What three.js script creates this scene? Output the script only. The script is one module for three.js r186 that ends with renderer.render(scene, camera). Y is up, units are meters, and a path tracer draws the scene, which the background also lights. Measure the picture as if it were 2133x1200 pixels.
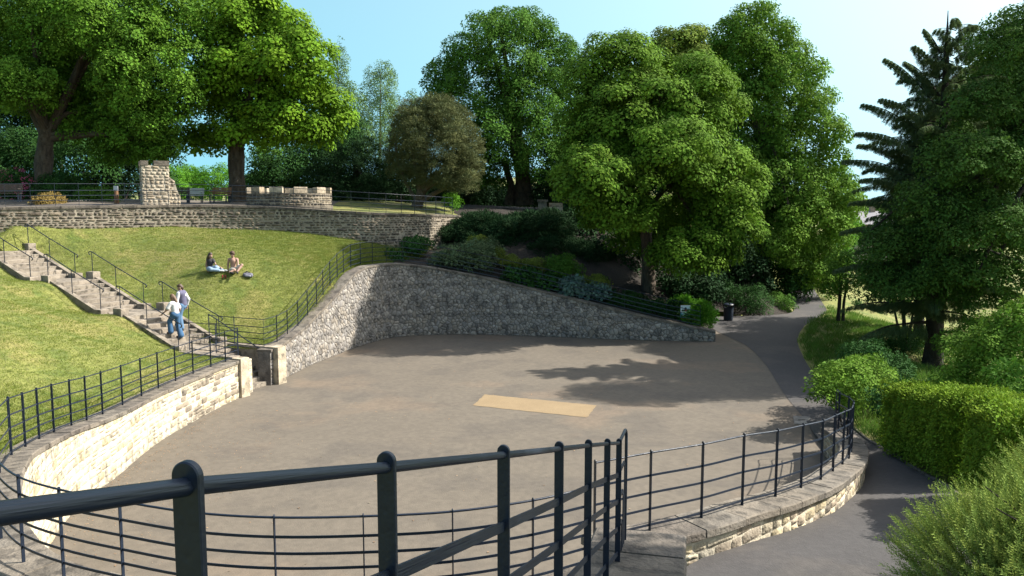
import * as THREE from 'three';
import { mergeGeometries, mergeVertices } from 'three/addons/utils/BufferGeometryUtils.js';
import { MarchingCubes } from 'three/addons/objects/MarchingCubes.js';

// ---------------------------------------------------------------- camera, sky, sun, exposure
const scene = new THREE.Scene();
const FOCAL = 1650, PITCH = Math.atan(170 / 1650), EYE = 6.8;        // metres above the arena floor (y = 0)
const camera = new THREE.PerspectiveCamera(2 * Math.atan(600 / FOCAL) * 180 / Math.PI, 1024 / 576, 0.05, 3000);
camera.position.set(0, EYE, 0);
camera.rotation.x = -PITCH;
const SUN = new THREE.Vector3(Math.cos(0.705), Math.sin(0.705), -0.12).normalize();
{
  const W = 512, H = 256, data = new Float32Array(W * H * 4), d = new THREE.Vector3();
  for (let j = 0; j < H; j++) for (let i = 0; i < W; i++) {
    const th = ((i + 0.5) / W - 0.5) * 2 * Math.PI, el = ((j + 0.5) / H - 0.5) * Math.PI;
    d.set(Math.cos(th) * Math.cos(el), Math.sin(el), Math.sin(th) * Math.cos(el));
    const g = Math.acos(Math.min(1, Math.max(-1, d.dot(SUN)))), h = smooth(0.1, 0.95, Math.pow(Math.max(0, d.y), 0.7));
    const glow = Math.min(3, 3.2 * Math.exp(-2.3 * g)), k = (j * W + i) * 4;
    if (d.y > -0.02) {
      data[k] = 0.10 * (1 - h) + 0.018 * h + glow * 0.86; data[k + 1] = 0.29 * (1 - h) + 0.065 * h + glow * 0.82; data[k + 2] = 0.37 * (1 - h) + 0.17 * h + glow * 0.76;
    } else { data[k] = 0.05; data[k + 1] = 0.055; data[k + 2] = 0.04; }
    data[k + 3] = 1;
  }
  const t = new THREE.DataTexture(data, W, H, THREE.RGBAFormat, THREE.FloatType);
  t.mapping = THREE.EquirectangularReflectionMapping; t.magFilter = t.minFilter = THREE.LinearFilter; t.needsUpdate = true;
  scene.background = t; scene.environment = t;
}
const sun = new THREE.DirectionalLight(new THREE.Color(1.0, 0.94, 0.84), 5.0);
sun.position.copy(SUN).multiplyScalar(120).add(new THREE.Vector3(0, 0, -35)); sun.target.position.set(0, 0, -35);
sun.castShadow = true; sun.shadow.mapSize.set(4096, 4096); sun.shadow.bias = -0.0004;
Object.assign(sun.shadow.camera, { left: -60, right: 60, top: 60, bottom: -60, near: 1, far: 300 });
scene.add(sun, sun.target);
const renderer = new THREE.WebGLRenderer({ antialias: true });
renderer.setSize(1024, 576);
renderer.toneMapping = THREE.LinearToneMapping;
renderer.toneMappingExposure = 2.4;
renderer.shadowMap.enabled = true;

// ---------------------------------------------------------------- helpers
const V = (x, y, z) => new THREE.Vector3(x, y, z);
const lerp = (a, b, t) => a + (b - a) * t, clamp = (x, a = 0, b = 1) => Math.min(b, Math.max(a, x));
function smooth(a, b, x) { const t = Math.min(1, Math.max(0, (x - a) / (b - a))); return t * t * (3 - 2 * t); }
function rng(seed) { let a = seed >>> 0; return () => { a = (a + 0x6D2B79F5) | 0; let t = Math.imul(a ^ (a >>> 15), 1 | a); t = (t + Math.imul(t ^ (t >>> 7), 61 | t)) ^ t; return ((t ^ (t >>> 14)) >>> 0) / 4294967296; }; }
const ALB = 0.56;                                                      // scale from the tones written below to real-world base colours
const lin = (r, g, b) => new THREE.Color().setRGB(r * ALB, g * ALB, b * ALB);
// surveyed bearings: the point at a given distance ahead that is sighted at (sx, sy) on the surveyor's plate
function sight(sx, sy, dist) {
  const u = (sx - 1066.5) / FOCAL, v = (600 - sy) / FOCAL, s = Math.sin(PITCH), c = Math.cos(PITCH), t = dist / (c + v * s);
  return V(u * t, EYE + (v * c - s) * t, -dist);
}
const taken = new Map();
function numbered(n) { const k = taken.get(n) ?? 0; taken.set(n, k + 1); return k ? n + '_' + String(k).padStart(3, '0') : n; }
function shade(m) { m.castShadow = m.receiveShadow = true; return m; }
function thing(name, label, category, base = V(0, 0, 0), group) {
  const o = new THREE.Group(); o.name = numbered(name); o.position.copy(base); o.userData = { label, category };
  if (group) o.userData.group = group;
  scene.add(o); return o;
}
const rootOf = (o) => { while (o.parent && o.parent !== scene) o = o.parent; return o; };
// geometry given in world coordinates; moved to the thing's base
function part(name, geo, mat, parent) {
  const r = rootOf(parent).position; geo.translate(-r.x, -r.y, -r.z);
  const m = shade(new THREE.Mesh(geo, mat)); m.name = name; parent.add(m); return m;
}
// shared geometry placed at a world position
function put(name, geo, mat, parent, pos, rotY = 0) {
  const r = rootOf(parent).position, m = shade(new THREE.Mesh(geo, mat)); m.name = name; m.position.set(pos.x - r.x, pos.y - r.y, pos.z - r.z); m.rotation.y = rotY; parent.add(m); return m;
}
function single(name, geo, mat, label, category, group) {            // a thing that is one mesh
  geo.computeBoundingBox(); const b = geo.boundingBox, c = V((b.min.x + b.max.x) / 2, b.min.y, (b.min.z + b.max.z) / 2);
  geo.translate(-c.x, -c.y, -c.z);
  const m = shade(new THREE.Mesh(geo, mat)); m.name = numbered(name); m.position.copy(c); m.userData = { label, category }; if (group) m.userData.group = group; scene.add(m); return m;
}
function structure(name, geo, mat, kind = 'structure', label) { const m = shade(new THREE.Mesh(geo, mat)); m.name = numbered(name); m.userData = { kind }; if (label) { m.userData.label = label; m.userData.category = name.replace(/_/g, ' '); } scene.add(m); return m; }

// tileable value noise
function grid2(seed) { const r = rng(seed), t = new Float32Array(65536); for (let i = 0; i < 65536; i++) t[i] = r(); return t; }
const NG = grid2(11);
function vnoise(x, y, per) {
  const xi = Math.floor(x), yi = Math.floor(y), fx = x - xi, fy = y - yi, sx = fx * fx * (3 - 2 * fx), sy = fy * fy * (3 - 2 * fy);
  const w = (a, b) => { a = ((a % per) + per) % per; b = ((b % per) + per) % per; return NG[((a * 73 + b * 179 + a * b * 7 + per * 31) & 65535)]; };
  return lerp(lerp(w(xi, yi), w(xi + 1, yi), sx), lerp(w(xi, yi + 1), w(xi + 1, yi + 1), sx), sy);
}
function fbm(u, v, per, oct) { let s = 0, a = 0.5, n = 0; for (let i = 0; i < oct; i++) { s += a * vnoise(u * per, v * per, per); n += a; a *= 0.55; per *= 2; } return s / n; }
function texture(size, metres, fn, srgb = true) {                     // fn(u, v) -> [r, g, b] (sRGB 0..1 for colour maps)
  const d = new Uint8Array(size * size * 4);
  for (let j = 0; j < size; j++) for (let i = 0; i < size; i++) { const c = fn(i / size, j / size), k = (j * size + i) * 4; d[k] = clamp(c[0]) * 255; d[k + 1] = clamp(c[1]) * 255; d[k + 2] = clamp(c[2]) * 255; d[k + 3] = 255; }
  const t = new THREE.DataTexture(d, size, size); t.wrapS = t.wrapT = THREE.RepeatWrapping; t.magFilter = THREE.LinearFilter; t.minFilter = THREE.LinearMipmapLinearFilter; t.generateMipmaps = true;
  if (srgb) t.colorSpace = THREE.SRGBColorSpace; t.repeat.set(1 / metres, 1 / metres); t.needsUpdate = true; return t;
}
const toS = (x) => x <= 0.0031308 ? 12.92 * x : 1.055 * Math.pow(x, 1 / 2.4) - 0.055;
const mixc = (a, b, t) => [lerp(a[0], b[0], t), lerp(a[1], b[1], t), lerp(a[2], b[2], t)];
const sc = (c) => [toS(c[0] * ALB), toS(c[1] * ALB), toS(c[2] * ALB)];
const grit = texture(512, 1.2, (u, v) => { const a = fbm(u, v, 64, 3) * 0.7 + fbm(u, v, 8, 2) * 0.3; return [a, a, a]; }, false);
const grit2 = texture(512, 0.5, (u, v) => { const a = fbm(u, v, 16, 5); return [a, a, a]; }, false);
const r9 = rng(9);
function mat(c, rough = 0.9, extra = {}) { return new THREE.MeshStandardMaterial({ color: c, roughness: rough, metalness: 0, ...extra }); }

// ---------------------------------------------------------------- materials
const M = {};
{
  const arenaTex = texture(2048, 31, (u, v) => {
    const a = fbm(u, v, 5, 5), b = fbm(u + 0.37, v + 0.11, 24, 4), c = fbm(u, v, 256, 2), s = smooth(0.56, 0.72, fbm(u + 0.7, v + 0.3, 9, 5));
    let q = mixc([0.160, 0.134, 0.101], [0.218, 0.183, 0.140], a); q = mixc(q, [0.140, 0.119, 0.095], smooth(0.48, 0.75, b) * 0.7); q = mixc(q, [0.25, 0.187, 0.13], s * 0.6);
    const f = 0.84 + 0.32 * c; return sc([q[0] * f, q[1] * f, q[2] * f]);
  });
  M.arena = mat(0xffffff, 0.93, { map: arenaTex, bumpMap: grit, bumpScale: 0.006 });
  const tarTex = texture(1024, 14, (u, v) => {
    const a = fbm(u, v, 6, 5), c = fbm(u, v, 200, 2), s = smooth(0.55, 0.75, fbm(u + 0.2, v + 0.6, 10, 4));
    let q = mixc([0.060, 0.056, 0.056], [0.090, 0.083, 0.081], a); q = mixc(q, [0.125, 0.108, 0.094], s * 0.5); const f = 0.8 + 0.4 * c; return sc([q[0] * f, q[1] * f, q[2] * f]);
  });
  M.tarmac = mat(0xffffff, 0.9, { map: tarTex, bumpMap: grit, bumpScale: 0.006 });
  const lawnTex = texture(1024, 9, (u, v) => {
    const a = fbm(u, v, 4, 5), b = fbm(u + 0.5, v + 0.2, 14, 4), c = fbm(u * 1, v, 128, 3), d = smooth(0.52, 0.7, fbm(u + 0.1, v + 0.8, 7, 4));
    let q = mixc([0.176, 0.216, 0.036], [0.300, 0.302, 0.078], a); q = mixc(q, [0.105, 0.165, 0.022], smooth(0.5, 0.75, b) * 0.7); q = mixc(q, [0.36, 0.31, 0.10], d * 0.65);
    const f = 0.55 + 0.9 * c; return sc([q[0] * f, q[1] * f, q[2] * f]);
  });
  M.lawn = mat(0xffffff, 1, { map: lawnTex, bumpMap: grit2, bumpScale: 0.03 });
  const soilTex = texture(512, 4, (u, v) => { const a = fbm(u, v, 8, 5), c = fbm(u, v, 96, 2), q = mixc([0.022, 0.017, 0.012], [0.055, 0.040, 0.027], a), f = 0.6 + 0.8 * c; return sc([q[0] * f, q[1] * f, q[2] * f]); });
  M.soil = mat(0xffffff, 1, { map: soilTex, bumpMap: grit2, bumpScale: 0.05 });
  const dustTex = texture(512, 5, (u, v) => { const a = fbm(u, v, 6, 5), c = fbm(u, v, 96, 2), q = mixc([0.14, 0.115, 0.09], [0.22, 0.185, 0.15], a), f = 0.7 + 0.6 * c; return sc([q[0] * f, q[1] * f, q[2] * f]); });
  M.dust = mat(0xffffff, 1, { map: dustTex, bumpMap: grit, bumpScale: 0.01 });
  // weathered sandstone: one grain map, several tones
  const stoneTex = texture(512, 1.6, (u, v) => { const a = fbm(u, v, 6, 6), b = smooth(0.55, 0.75, fbm(u + 0.4, v, 10, 4)), f = 0.62 + 0.55 * a - 0.22 * b; return [f, f * 0.99, f * 0.975]; });
  const stone = (r, g, b, ro = 0.92) => mat(lin(r, g, b), ro, { map: stoneTex, bumpMap: grit2, bumpScale: 0.014 });
  M.rubble = [stone(0.50, 0.465, 0.42), stone(0.44, 0.41, 0.38), stone(0.58, 0.54, 0.49), stone(0.37, 0.35, 0.33), stone(0.47, 0.42, 0.36), stone(0.42, 0.40, 0.385)];
  M.rubbleMortar = stone(0.24, 0.22, 0.20);
  M.coursed = [stone(0.22, 0.175, 0.13), stone(0.29, 0.235, 0.17), stone(0.155, 0.128, 0.10), stone(0.34, 0.28, 0.205), stone(0.20, 0.165, 0.13), stone(0.12, 0.10, 0.085)];
  M.coursedMortar = stone(0.50, 0.44, 0.35);
  M.pale = [stone(0.92, 0.81, 0.60), stone(0.90, 0.76, 0.50), stone(0.95, 0.87, 0.70), stone(0.94, 0.84, 0.64)];
  M.paleDark = [stone(0.36, 0.31, 0.25), stone(0.46, 0.39, 0.30)];
  M.paleMortar = stone(0.97, 0.88, 0.70);
  M.tower = [stone(0.72, 0.60, 0.45), stone(0.80, 0.69, 0.53), stone(0.60, 0.49, 0.35), stone(0.66, 0.56, 0.43)];
  M.towerMortar = stone(0.86, 0.77, 0.62);
  M.coping = [stone(0.26, 0.225, 0.18), stone(0.30, 0.26, 0.21), stone(0.215, 0.185, 0.155), stone(0.27, 0.24, 0.20)];
  M.darkCoping = [stone(0.16, 0.14, 0.12), stone(0.20, 0.175, 0.145), stone(0.24, 0.205, 0.165)];
  M.step = [stone(0.42, 0.365, 0.295), stone(0.47, 0.405, 0.33), stone(0.37, 0.32, 0.26)];
  M.dressed = stone(0.80, 0.69, 0.52);
  M.cheek = stone(0.50, 0.42, 0.32);
  M.patch = mat(0xffffff, 0.92, { map: texture(512, 3, (u, v) => { const a = fbm(u, v, 5, 5), c = fbm(u, v, 128, 2), q = mixc([0.33, 0.235, 0.125], [0.41, 0.30, 0.165], a), f = 0.85 + 0.3 * c; return sc([q[0] * f, q[1] * f, q[2] * f]); }), bumpMap: grit, bumpScale: 0.004 });
  M.concrete = mat(lin(0.40, 0.37, 0.33), 0.9, { map: stoneTex, bumpMap: grit, bumpScale: 0.004 });
  M.paint = new THREE.MeshPhysicalMaterial({ color: lin(0.017, 0.028, 0.052), roughness: 0.42, specularIntensity: 0.8, bumpMap: grit, bumpScale: 0.003 });
}
// thin-plate spline through surveyed spot heights
function heights(list) {
  const n = list.length, N = n + 3, A = Array.from({ length: N }, () => new Float64Array(N + 1)), U = (r2) => r2 > 1e-9 ? r2 * Math.log(r2) : 0;
  for (let i = 0; i < n; i++) {
    for (let j = 0; j < n; j++) A[i][j] = U((list[i][0] - list[j][0]) ** 2 + (list[i][2] - list[j][2]) ** 2);
    A[i][i] += 0.02; A[i][n] = A[n][i] = 1; A[i][n + 1] = A[n + 1][i] = list[i][0]; A[i][n + 2] = A[n + 2][i] = list[i][2]; A[i][N] = list[i][1];
  }
  for (let c = 0; c < N; c++) {
    let p = c; for (let r = c + 1; r < N; r++) if (Math.abs(A[r][c]) > Math.abs(A[p][c])) p = r; [A[c], A[p]] = [A[p], A[c]];
    for (let r = 0; r < N; r++) if (r !== c) { const f = A[r][c] / A[c][c]; if (f) for (let k = c; k <= N; k++) A[r][k] -= f * A[c][k]; }
  }
  const w = A.map((r, i) => r[N] / r[i]);
  return (x, z) => { let s = w[n] + w[n + 1] * x + w[n + 2] * z; for (let i = 0; i < n; i++) s += w[i] * U((x - list[i][0]) ** 2 + (z - list[i][2]) ** 2); return s; };
}
// a sheet between two curves
function sheet(lower, upper, ns, nt, yfn) {
  const pos = [], uv = [], idx = [];
  for (let i = 0; i <= ns; i++) { const a = lower(i / ns), b = upper(i / ns); for (let j = 0; j <= nt; j++) { const t = j / nt, x = lerp(a.x, b.x, t), z = lerp(a.z, b.z, t); pos.push(x, yfn(x, z, i / ns, t, lerp(a.y, b.y, t)), z); uv.push(x, z); } }
  for (let i = 0; i < ns; i++) for (let j = 0; j < nt; j++) { const a = i * (nt + 1) + j, b = a + nt + 1; idx.push(a, b, a + 1, b, b + 1, a + 1); }
  const g = new THREE.BufferGeometry(); g.setAttribute('position', new THREE.Float32BufferAttribute(pos, 3)); g.setAttribute('uv', new THREE.Float32BufferAttribute(uv, 2)); g.setIndex(idx); g.computeVertexNormals(); 
  if (g.attributes.normal.getY(Math.floor(pos.length / 6)) < 0) { for (let k = 0; k < idx.length; k += 3) [idx[k + 1], idx[k + 2]] = [idx[k + 2], idx[k + 1]]; g.setIndex(idx); g.computeVertexNormals(); }
  return g;
}
// a smooth plan curve with arc length; side(u) points to the face's outside
class Line {
  constructor(pts, flip = 1, straight = false) {
    const v = pts.map((p) => V(p[0], p[1], p[2])), out = [];
    if (straight) for (let i = 0; i < v.length - 1; i++) for (let k = 0; k < 12; k++) out.push(v[i].clone().lerp(v[i + 1], k / 12));
    if (straight) out.push(v[v.length - 1].clone());
    this.p = straight ? out : new THREE.CatmullRomCurve3(v, false, 'centripetal').getPoints(pts.length * 16);
    this.s = [0]; for (let i = 1; i < this.p.length; i++) this.s.push(this.s[i - 1] + Math.hypot(this.p[i].x - this.p[i - 1].x, this.p[i].z - this.p[i - 1].z));
    this.len = this.s[this.s.length - 1]; this.flip = flip;
  }
  idx(u) { let a = 0, b = this.s.length - 1; while (b - a > 1) { const m = (a + b) >> 1; if (this.s[m] <= u) a = m; else b = m; } return a; }
  at(u) { const i = this.idx(u), t = (u - this.s[i]) / Math.max(1e-6, this.s[i + 1] - this.s[i]); return this.p[i].clone().lerp(this.p[i + 1], t); }   // runs on straight past its ends
  dir(u) { const a = this.at(clamp(u - 0.12, 0, this.len)), b = this.at(clamp(u + 0.12, 0, this.len)), d = b.sub(a); d.y = 0; return d.normalize(); }
  side(u) { const d = this.dir(u); return V(-d.z * this.flip, 0, d.x * this.flip); }
  map(u, y, w) { const p = this.at(u), s = this.side(u); return V(p.x + s.x * w, y, p.z + s.z * w); }
  near(x, z) { let b = 1e9, k = 0; for (let i = 0; i < this.p.length; i++) { const d = (this.p[i].x - x) ** 2 + (this.p[i].z - z) ** 2; if (d < b) { b = d; k = i; } } return this.s[k]; }
}
function soup(tris, uvs) { const g = new THREE.BufferGeometry(); g.setAttribute('position', new THREE.Float32BufferAttribute(tris, 3)); g.setAttribute('uv', new THREE.Float32BufferAttribute(uvs, 2)); g.computeVertexNormals(); return g; }
// cross-section polygon (w, y) swept along a Line between u0 and u1, flat shaded, capped
function extrudeAlong(line, u0, u1, section, steps) {
  const rings = []; for (let i = 0; i <= steps; i++) { const u = lerp(u0, u1, i / steps); rings.push(section(u).map(([w, y]) => [line.map(u, y, w), u, w, y])); }
  const T = [], Q = [], n = rings[0].length, tri = (a, b, c, k) => { for (const q of [a, b, c]) { T.push(q[0].x, q[0].y, q[0].z); Q.push(k ? q[1] : q[2], k === 1 ? q[3] : k === 2 ? q[2] : q[3]); } };
  for (let i = 0; i < steps; i++) for (let j = 0; j < n; j++) { const a = rings[i][j], b = rings[i][(j + 1) % n], c = rings[i + 1][j], d = rings[i + 1][(j + 1) % n], k = Math.abs(a[3] - b[3]) > Math.abs(a[2] - b[2]) ? 1 : 2; tri(a, c, b, k); tri(b, c, d, k); }
  for (const [r, f] of [[rings[0], 1], [rings[steps], 0]]) for (let j = 1; j < n - 1; j++) f ? tri(r[0], r[j], r[j + 1], 0) : tri(r[0], r[j + 1], r[j], 0);
  return soup(T, Q);
}
// one stone: outline polygon in wall coordinates [u, y], pillowed front
function stoneGeo(map, poly, out, bevel, rnd) {
  const n = poly.length, P = []; let cu = 0, cv = 0; for (const [u, v] of poly) { cu += u / n; cv += v / n; }
  const pos = [], uv = [], idx = [], add = (u, v, w) => { const p = map(u, v, w); pos.push(p.x, p.y, p.z); uv.push(u, v); };
  const tilt = (rnd() - 0.5) * 0.5, tilt2 = (rnd() - 0.5) * 0.5;
  for (const [u, v] of poly) add(u, v, -0.03);
  for (const [u, v] of poly) { const d = Math.hypot(u - cu, v - cv), k = 1 - Math.min(0.5, bevel / d); const a = cu + (u - cu) * k, b = cv + (v - cv) * k; add(a, b, out * (0.85 + 0.3 * rnd()) + (a - cu) * tilt * 0.1 + (b - cv) * tilt2 * 0.1); }
  add(cu, cv, out * 1.12);
  for (let i = 0; i < n; i++) { const j = (i + 1) % n; idx.push(i, j, n + i, j, n + j, n + i, n + i, n + j, 2 * n); }
  const g = new THREE.BufferGeometry(); g.setAttribute('position', new THREE.Float32BufferAttribute(pos, 3)); g.setAttribute('uv', new THREE.Float32BufferAttribute(uv, 2)); g.setIndex(idx); g.computeVertexNormals(); return g;
}
function chamfer(poly, k = 0.2) { const o = [], n = poly.length; for (let i = 0; i < n; i++) { const p = poly[i], a = poly[(i + n - 1) % n], b = poly[(i + 1) % n]; o.push([lerp(p[0], a[0], k), lerp(p[1], a[1], k)], [lerp(p[0], b[0], k), lerp(p[1], b[1], k)]); } return o; }
// rubble: Voronoi cells clipped to lo(u) < y < hi(u)
function rubbleCells(len, lo, hi, size, joint, rnd, sq = 0.72) {
  const seeds = [], nu = Math.ceil(len / size); let hmax = 0; for (let i = 0; i <= 40; i++) hmax = Math.max(hmax, hi(len * i / 40));
  const nv = Math.ceil(hmax / (size * sq)) + 1;
  for (let i = -1; i <= nu; i++) for (let j = -1; j <= nv; j++) if (rnd() > 0.24) seeds.push([(i + 0.5 + (j % 2) * 0.5 + (rnd() - 0.5) * 0.95) * size, (j + 0.5 + (rnd() - 0.5) * 0.95) * size * sq]);
  const cells = [], clip = (P, nx, ny, c) => { const o = []; for (let i = 0; i < P.length; i++) { const a = P[i], b = P[(i + 1) % P.length], da = a[0] * nx + a[1] * ny - c, db = b[0] * nx + b[1] * ny - c; if (da <= 0) o.push(a); if ((da < 0) !== (db < 0) && da !== db) { const t = da / (da - db); o.push([lerp(a[0], b[0], t), lerp(a[1], b[1], t)]); } } return o; };
  for (const s of seeds) {
    if (s[0] < -0.1 || s[0] > len + 0.1 || s[1] < lo(s[0]) - 0.1 || s[1] > hi(s[0]) + 0.1) continue;
    let P = [[s[0] - size * 1.7, s[1] - size], [s[0] + size * 1.7, s[1] - size], [s[0] + size * 1.7, s[1] + size], [s[0] - size * 1.7, s[1] + size]];
    for (const q of seeds) { const dx = q[0] - s[0], dy = (q[1] - s[1]); const d = Math.hypot(dx, dy); if (d < 1e-6 || d > size * 3.4) continue; const nx = dx / d, ny = dy / d; P = clip(P, nx, ny, (s[0] + q[0]) / 2 * nx + (s[1] + q[1]) / 2 * ny - joint / 2); if (P.length < 3) break; }
    if (P.length < 3) continue;
    P = clip(P, -1, 0, -joint); P = clip(P, 1, 0, len - joint); if (P.length < 3) continue;
    const y0 = lo(s[0]) + 0.01, e = 0.3, sl = (hi(s[0] + e) - hi(s[0] - e)) / (2 * e), h = Math.hypot(1, sl); P = clip(P, 0, -1, -y0); if (P.length < 3) continue;
    P = clip(P, -sl / h, 1 / h, (hi(s[0]) - sl * s[0]) / h - joint / 2); if (P.length < 3) continue;
    let A = 0; for (let i = 0; i < P.length; i++) { const a = P[i], b = P[(i + 1) % P.length]; A += (a[0] * b[1] - a[1] * b[0]) / 2; } if (Math.abs(A) < size * size * 0.06) continue;
    cells.push({ P: A > 0 ? P : P.reverse(), A: Math.abs(A), c: s });
  }
  return cells;
}
// coursed stones: courses of uneven height, stones of uneven length
function courseCells(len, lo, hi, h0, h1, l0, l1, joint, rnd, wob = 0.02) {
  const cells = []; let lowest = 1e9, top = -1e9; for (let i = 0; i <= 60; i++) { lowest = Math.min(lowest, lo(len * i / 60)); top = Math.max(top, hi(len * i / 60)); }
  for (let y = lowest; y < top;) {
    const h = lerp(h0, h1, rnd());
    for (let u = -rnd() * l0; u < len;) {
      const l = lerp(l0, l1, rnd() * rnd() + 0.1 * rnd()), a = Math.max(0, u), b = Math.min(len, u + l), m = (a + b) / 2, j = joint / 2; u += l; if (b - a < 0.07) continue;
      const w = () => (rnd() - 0.5) * wob, fit = (uu, yy) => [uu, clamp(yy, lo(uu) + 0.004, hi(uu) - 0.006)];
      const split = rnd() < 0.16 && h > 0.15 ? [[y, y + h * 0.5], [y + h * 0.5, y + h]] : [[y, y + h]];
      for (const [ya, yb] of split) { const P = [fit(a + j + w(), ya + j + w()), fit(b - j + w(), ya + j + w()), fit(b - j + w(), yb - j + w()), fit(a + j + w(), yb - j + w())]; const hh = Math.max(P[3][1], P[2][1]) - Math.min(P[0][1], P[1][1]); if (P[3][1] - P[0][1] < 0.035 || P[2][1] - P[1][1] < 0.035) continue; cells.push({ P: chamfer(P, 0.16), A: (b - a) * hh, c: [m, (ya + yb) / 2] }); }
    }
    y += h;
  }
  return cells;
}
// stones of one wall: the 300 that show largest are parts, the others one part
function layStones(owner, map, cells, mats, out, bevel, rnd, name = 'stone', choose) {
  for (const k of cells) { const p = map(k.c[0], k.c[1], 0); k.seen = k.A / p.distanceToSquared(camera.position); }
  cells.sort((a, b) => b.seen - a.seen);
  const rest = mats.map(() => []);
  cells.forEach((k, i) => {
    const g = stoneGeo(map, k.P, out * (0.55 + 0.9 * rnd()), bevel, rnd), m = choose ? choose(k, rnd) : Math.floor(rnd() * mats.length);
    if (i < 298) part(name, g, mats[m], owner); else rest[m].push(g);
  });
  rest.forEach((r, m) => { if (r.length) { const o = part(name + '_rest', mergeGeometries(r), mats[m], owner); o.userData.kind = 'stuff'; } });
}
function slabs(owner, line, u0, u1, l0, l1, w0, w1, top, th, mats, rnd, name = 'coping_stone') {
  for (let u = u0; u < u1 - 0.05;) {
    let e = Math.min(u1, u + lerp(l0, l1, rnd())); if (u1 - e < l0 * 0.5) e = u1;
    const dy = (rnd() - 0.5) * 0.014, dw = (rnd() - 0.5) * 0.02, b = 0.018;
    part(name, extrudeAlong(line, u + 0.006, e - 0.006, (q) => { const y = top(q) + dy; return [[w0 + dw, y - th], [w1 + dw, y - th], [w1 + dw, y - b], [w1 + dw - b, y], [w0 + dw + b, y], [w0 + dw, y - b]]; }, 3), mats[Math.floor(rnd() * mats.length)], owner);
    u = e;
  }
}
const wallBody = (line, u0, u1, lo, hi, thick, steps) => extrudeAlong(line, u0, u1, (u) => [[-thick, lo(u)], [0, lo(u)], [0, hi(u)], [-thick, hi(u)]], steps);
const table = (rows) => (u) => { if (u <= rows[0][0]) return rows[0][1]; for (let i = 1; i < rows.length; i++) if (u <= rows[i][0]) return lerp(rows[i - 1][1], rows[i][1], (u - rows[i - 1][0]) / (rows[i][0] - rows[i - 1][0])); return rows[rows.length - 1][1]; };
// a bar swept along a path of points; section is a list of [side, up]
function sweep(path, section, closed = true) {
  const n = path.length, m = section.length, pos = [], idx = [], uv = []; let side = null;
  for (let i = 0; i < n; i++) {
    const t = path[Math.min(n - 1, i + 1)].clone().sub(path[Math.max(0, i - 1)]).normalize();
    if (!side) { side = V(0, 1, 0).cross(t); if (side.lengthSq() < 1e-4) side.set(1, 0, 0); side.normalize(); } else side.addScaledVector(t, -side.dot(t)).normalize();
    const up = t.clone().cross(side);
    for (const [a, b] of section) { pos.push(path[i].x + side.x * a + up.x * b, path[i].y + side.y * a + up.y * b, path[i].z + side.z * a + up.z * b); uv.push(a * 4 + b * 4, i * 0.1); }
  }
  for (let i = 0; i < n - 1; i++) for (let j = 0; j < m; j++) { const k = (j + 1) % m, a = i * m + j, b = i * m + k, c = a + m, d = b + m; idx.push(a, b, c, b, d, c); }
  for (let j = 1; j < m - 1; j++) { idx.push(0, j + 1, j); const o = (n - 1) * m; idx.push(o, o + j, o + j + 1); }
  const g = new THREE.BufferGeometry(); g.setAttribute('position', new THREE.Float32BufferAttribute(pos, 3)); g.setAttribute('uv', new THREE.Float32BufferAttribute(uv, 2)); g.setIndex(idx); g.computeVertexNormals(); return g;
}
const ring = (r, n = 10) => Array.from({ length: n }, (_, i) => [r * Math.cos(i / n * 2 * Math.PI), r * Math.sin(i / n * 2 * Math.PI)]);
function flatSweep(path, w, h) { const g = sweep(path, [[-w / 2, -h / 2], [w / 2, -h / 2], [w / 2, h / 2], [-w / 2, h / 2]]).toNonIndexed(); g.computeVertexNormals(); return g; }
function postGeo(w, t, h, foot = 0.05) {                               // flat bar, rounded head, edge-on to the rails
  const s = new THREE.Shape(); s.moveTo(-w / 2, -foot); s.lineTo(w / 2, -foot); s.lineTo(w / 2, h - w / 2); s.absarc(0, h - w / 2, w / 2, 0, Math.PI, false); s.lineTo(-w / 2, -foot);
  const g = new THREE.ExtrudeGeometry(s, { depth: t - 0.004, bevelEnabled: true, bevelSize: 0.002, bevelThickness: 0.002, bevelSegments: 1, curveSegments: 8 }); g.translate(0, 0, -t / 2 + 0.002); return g;
}
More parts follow.
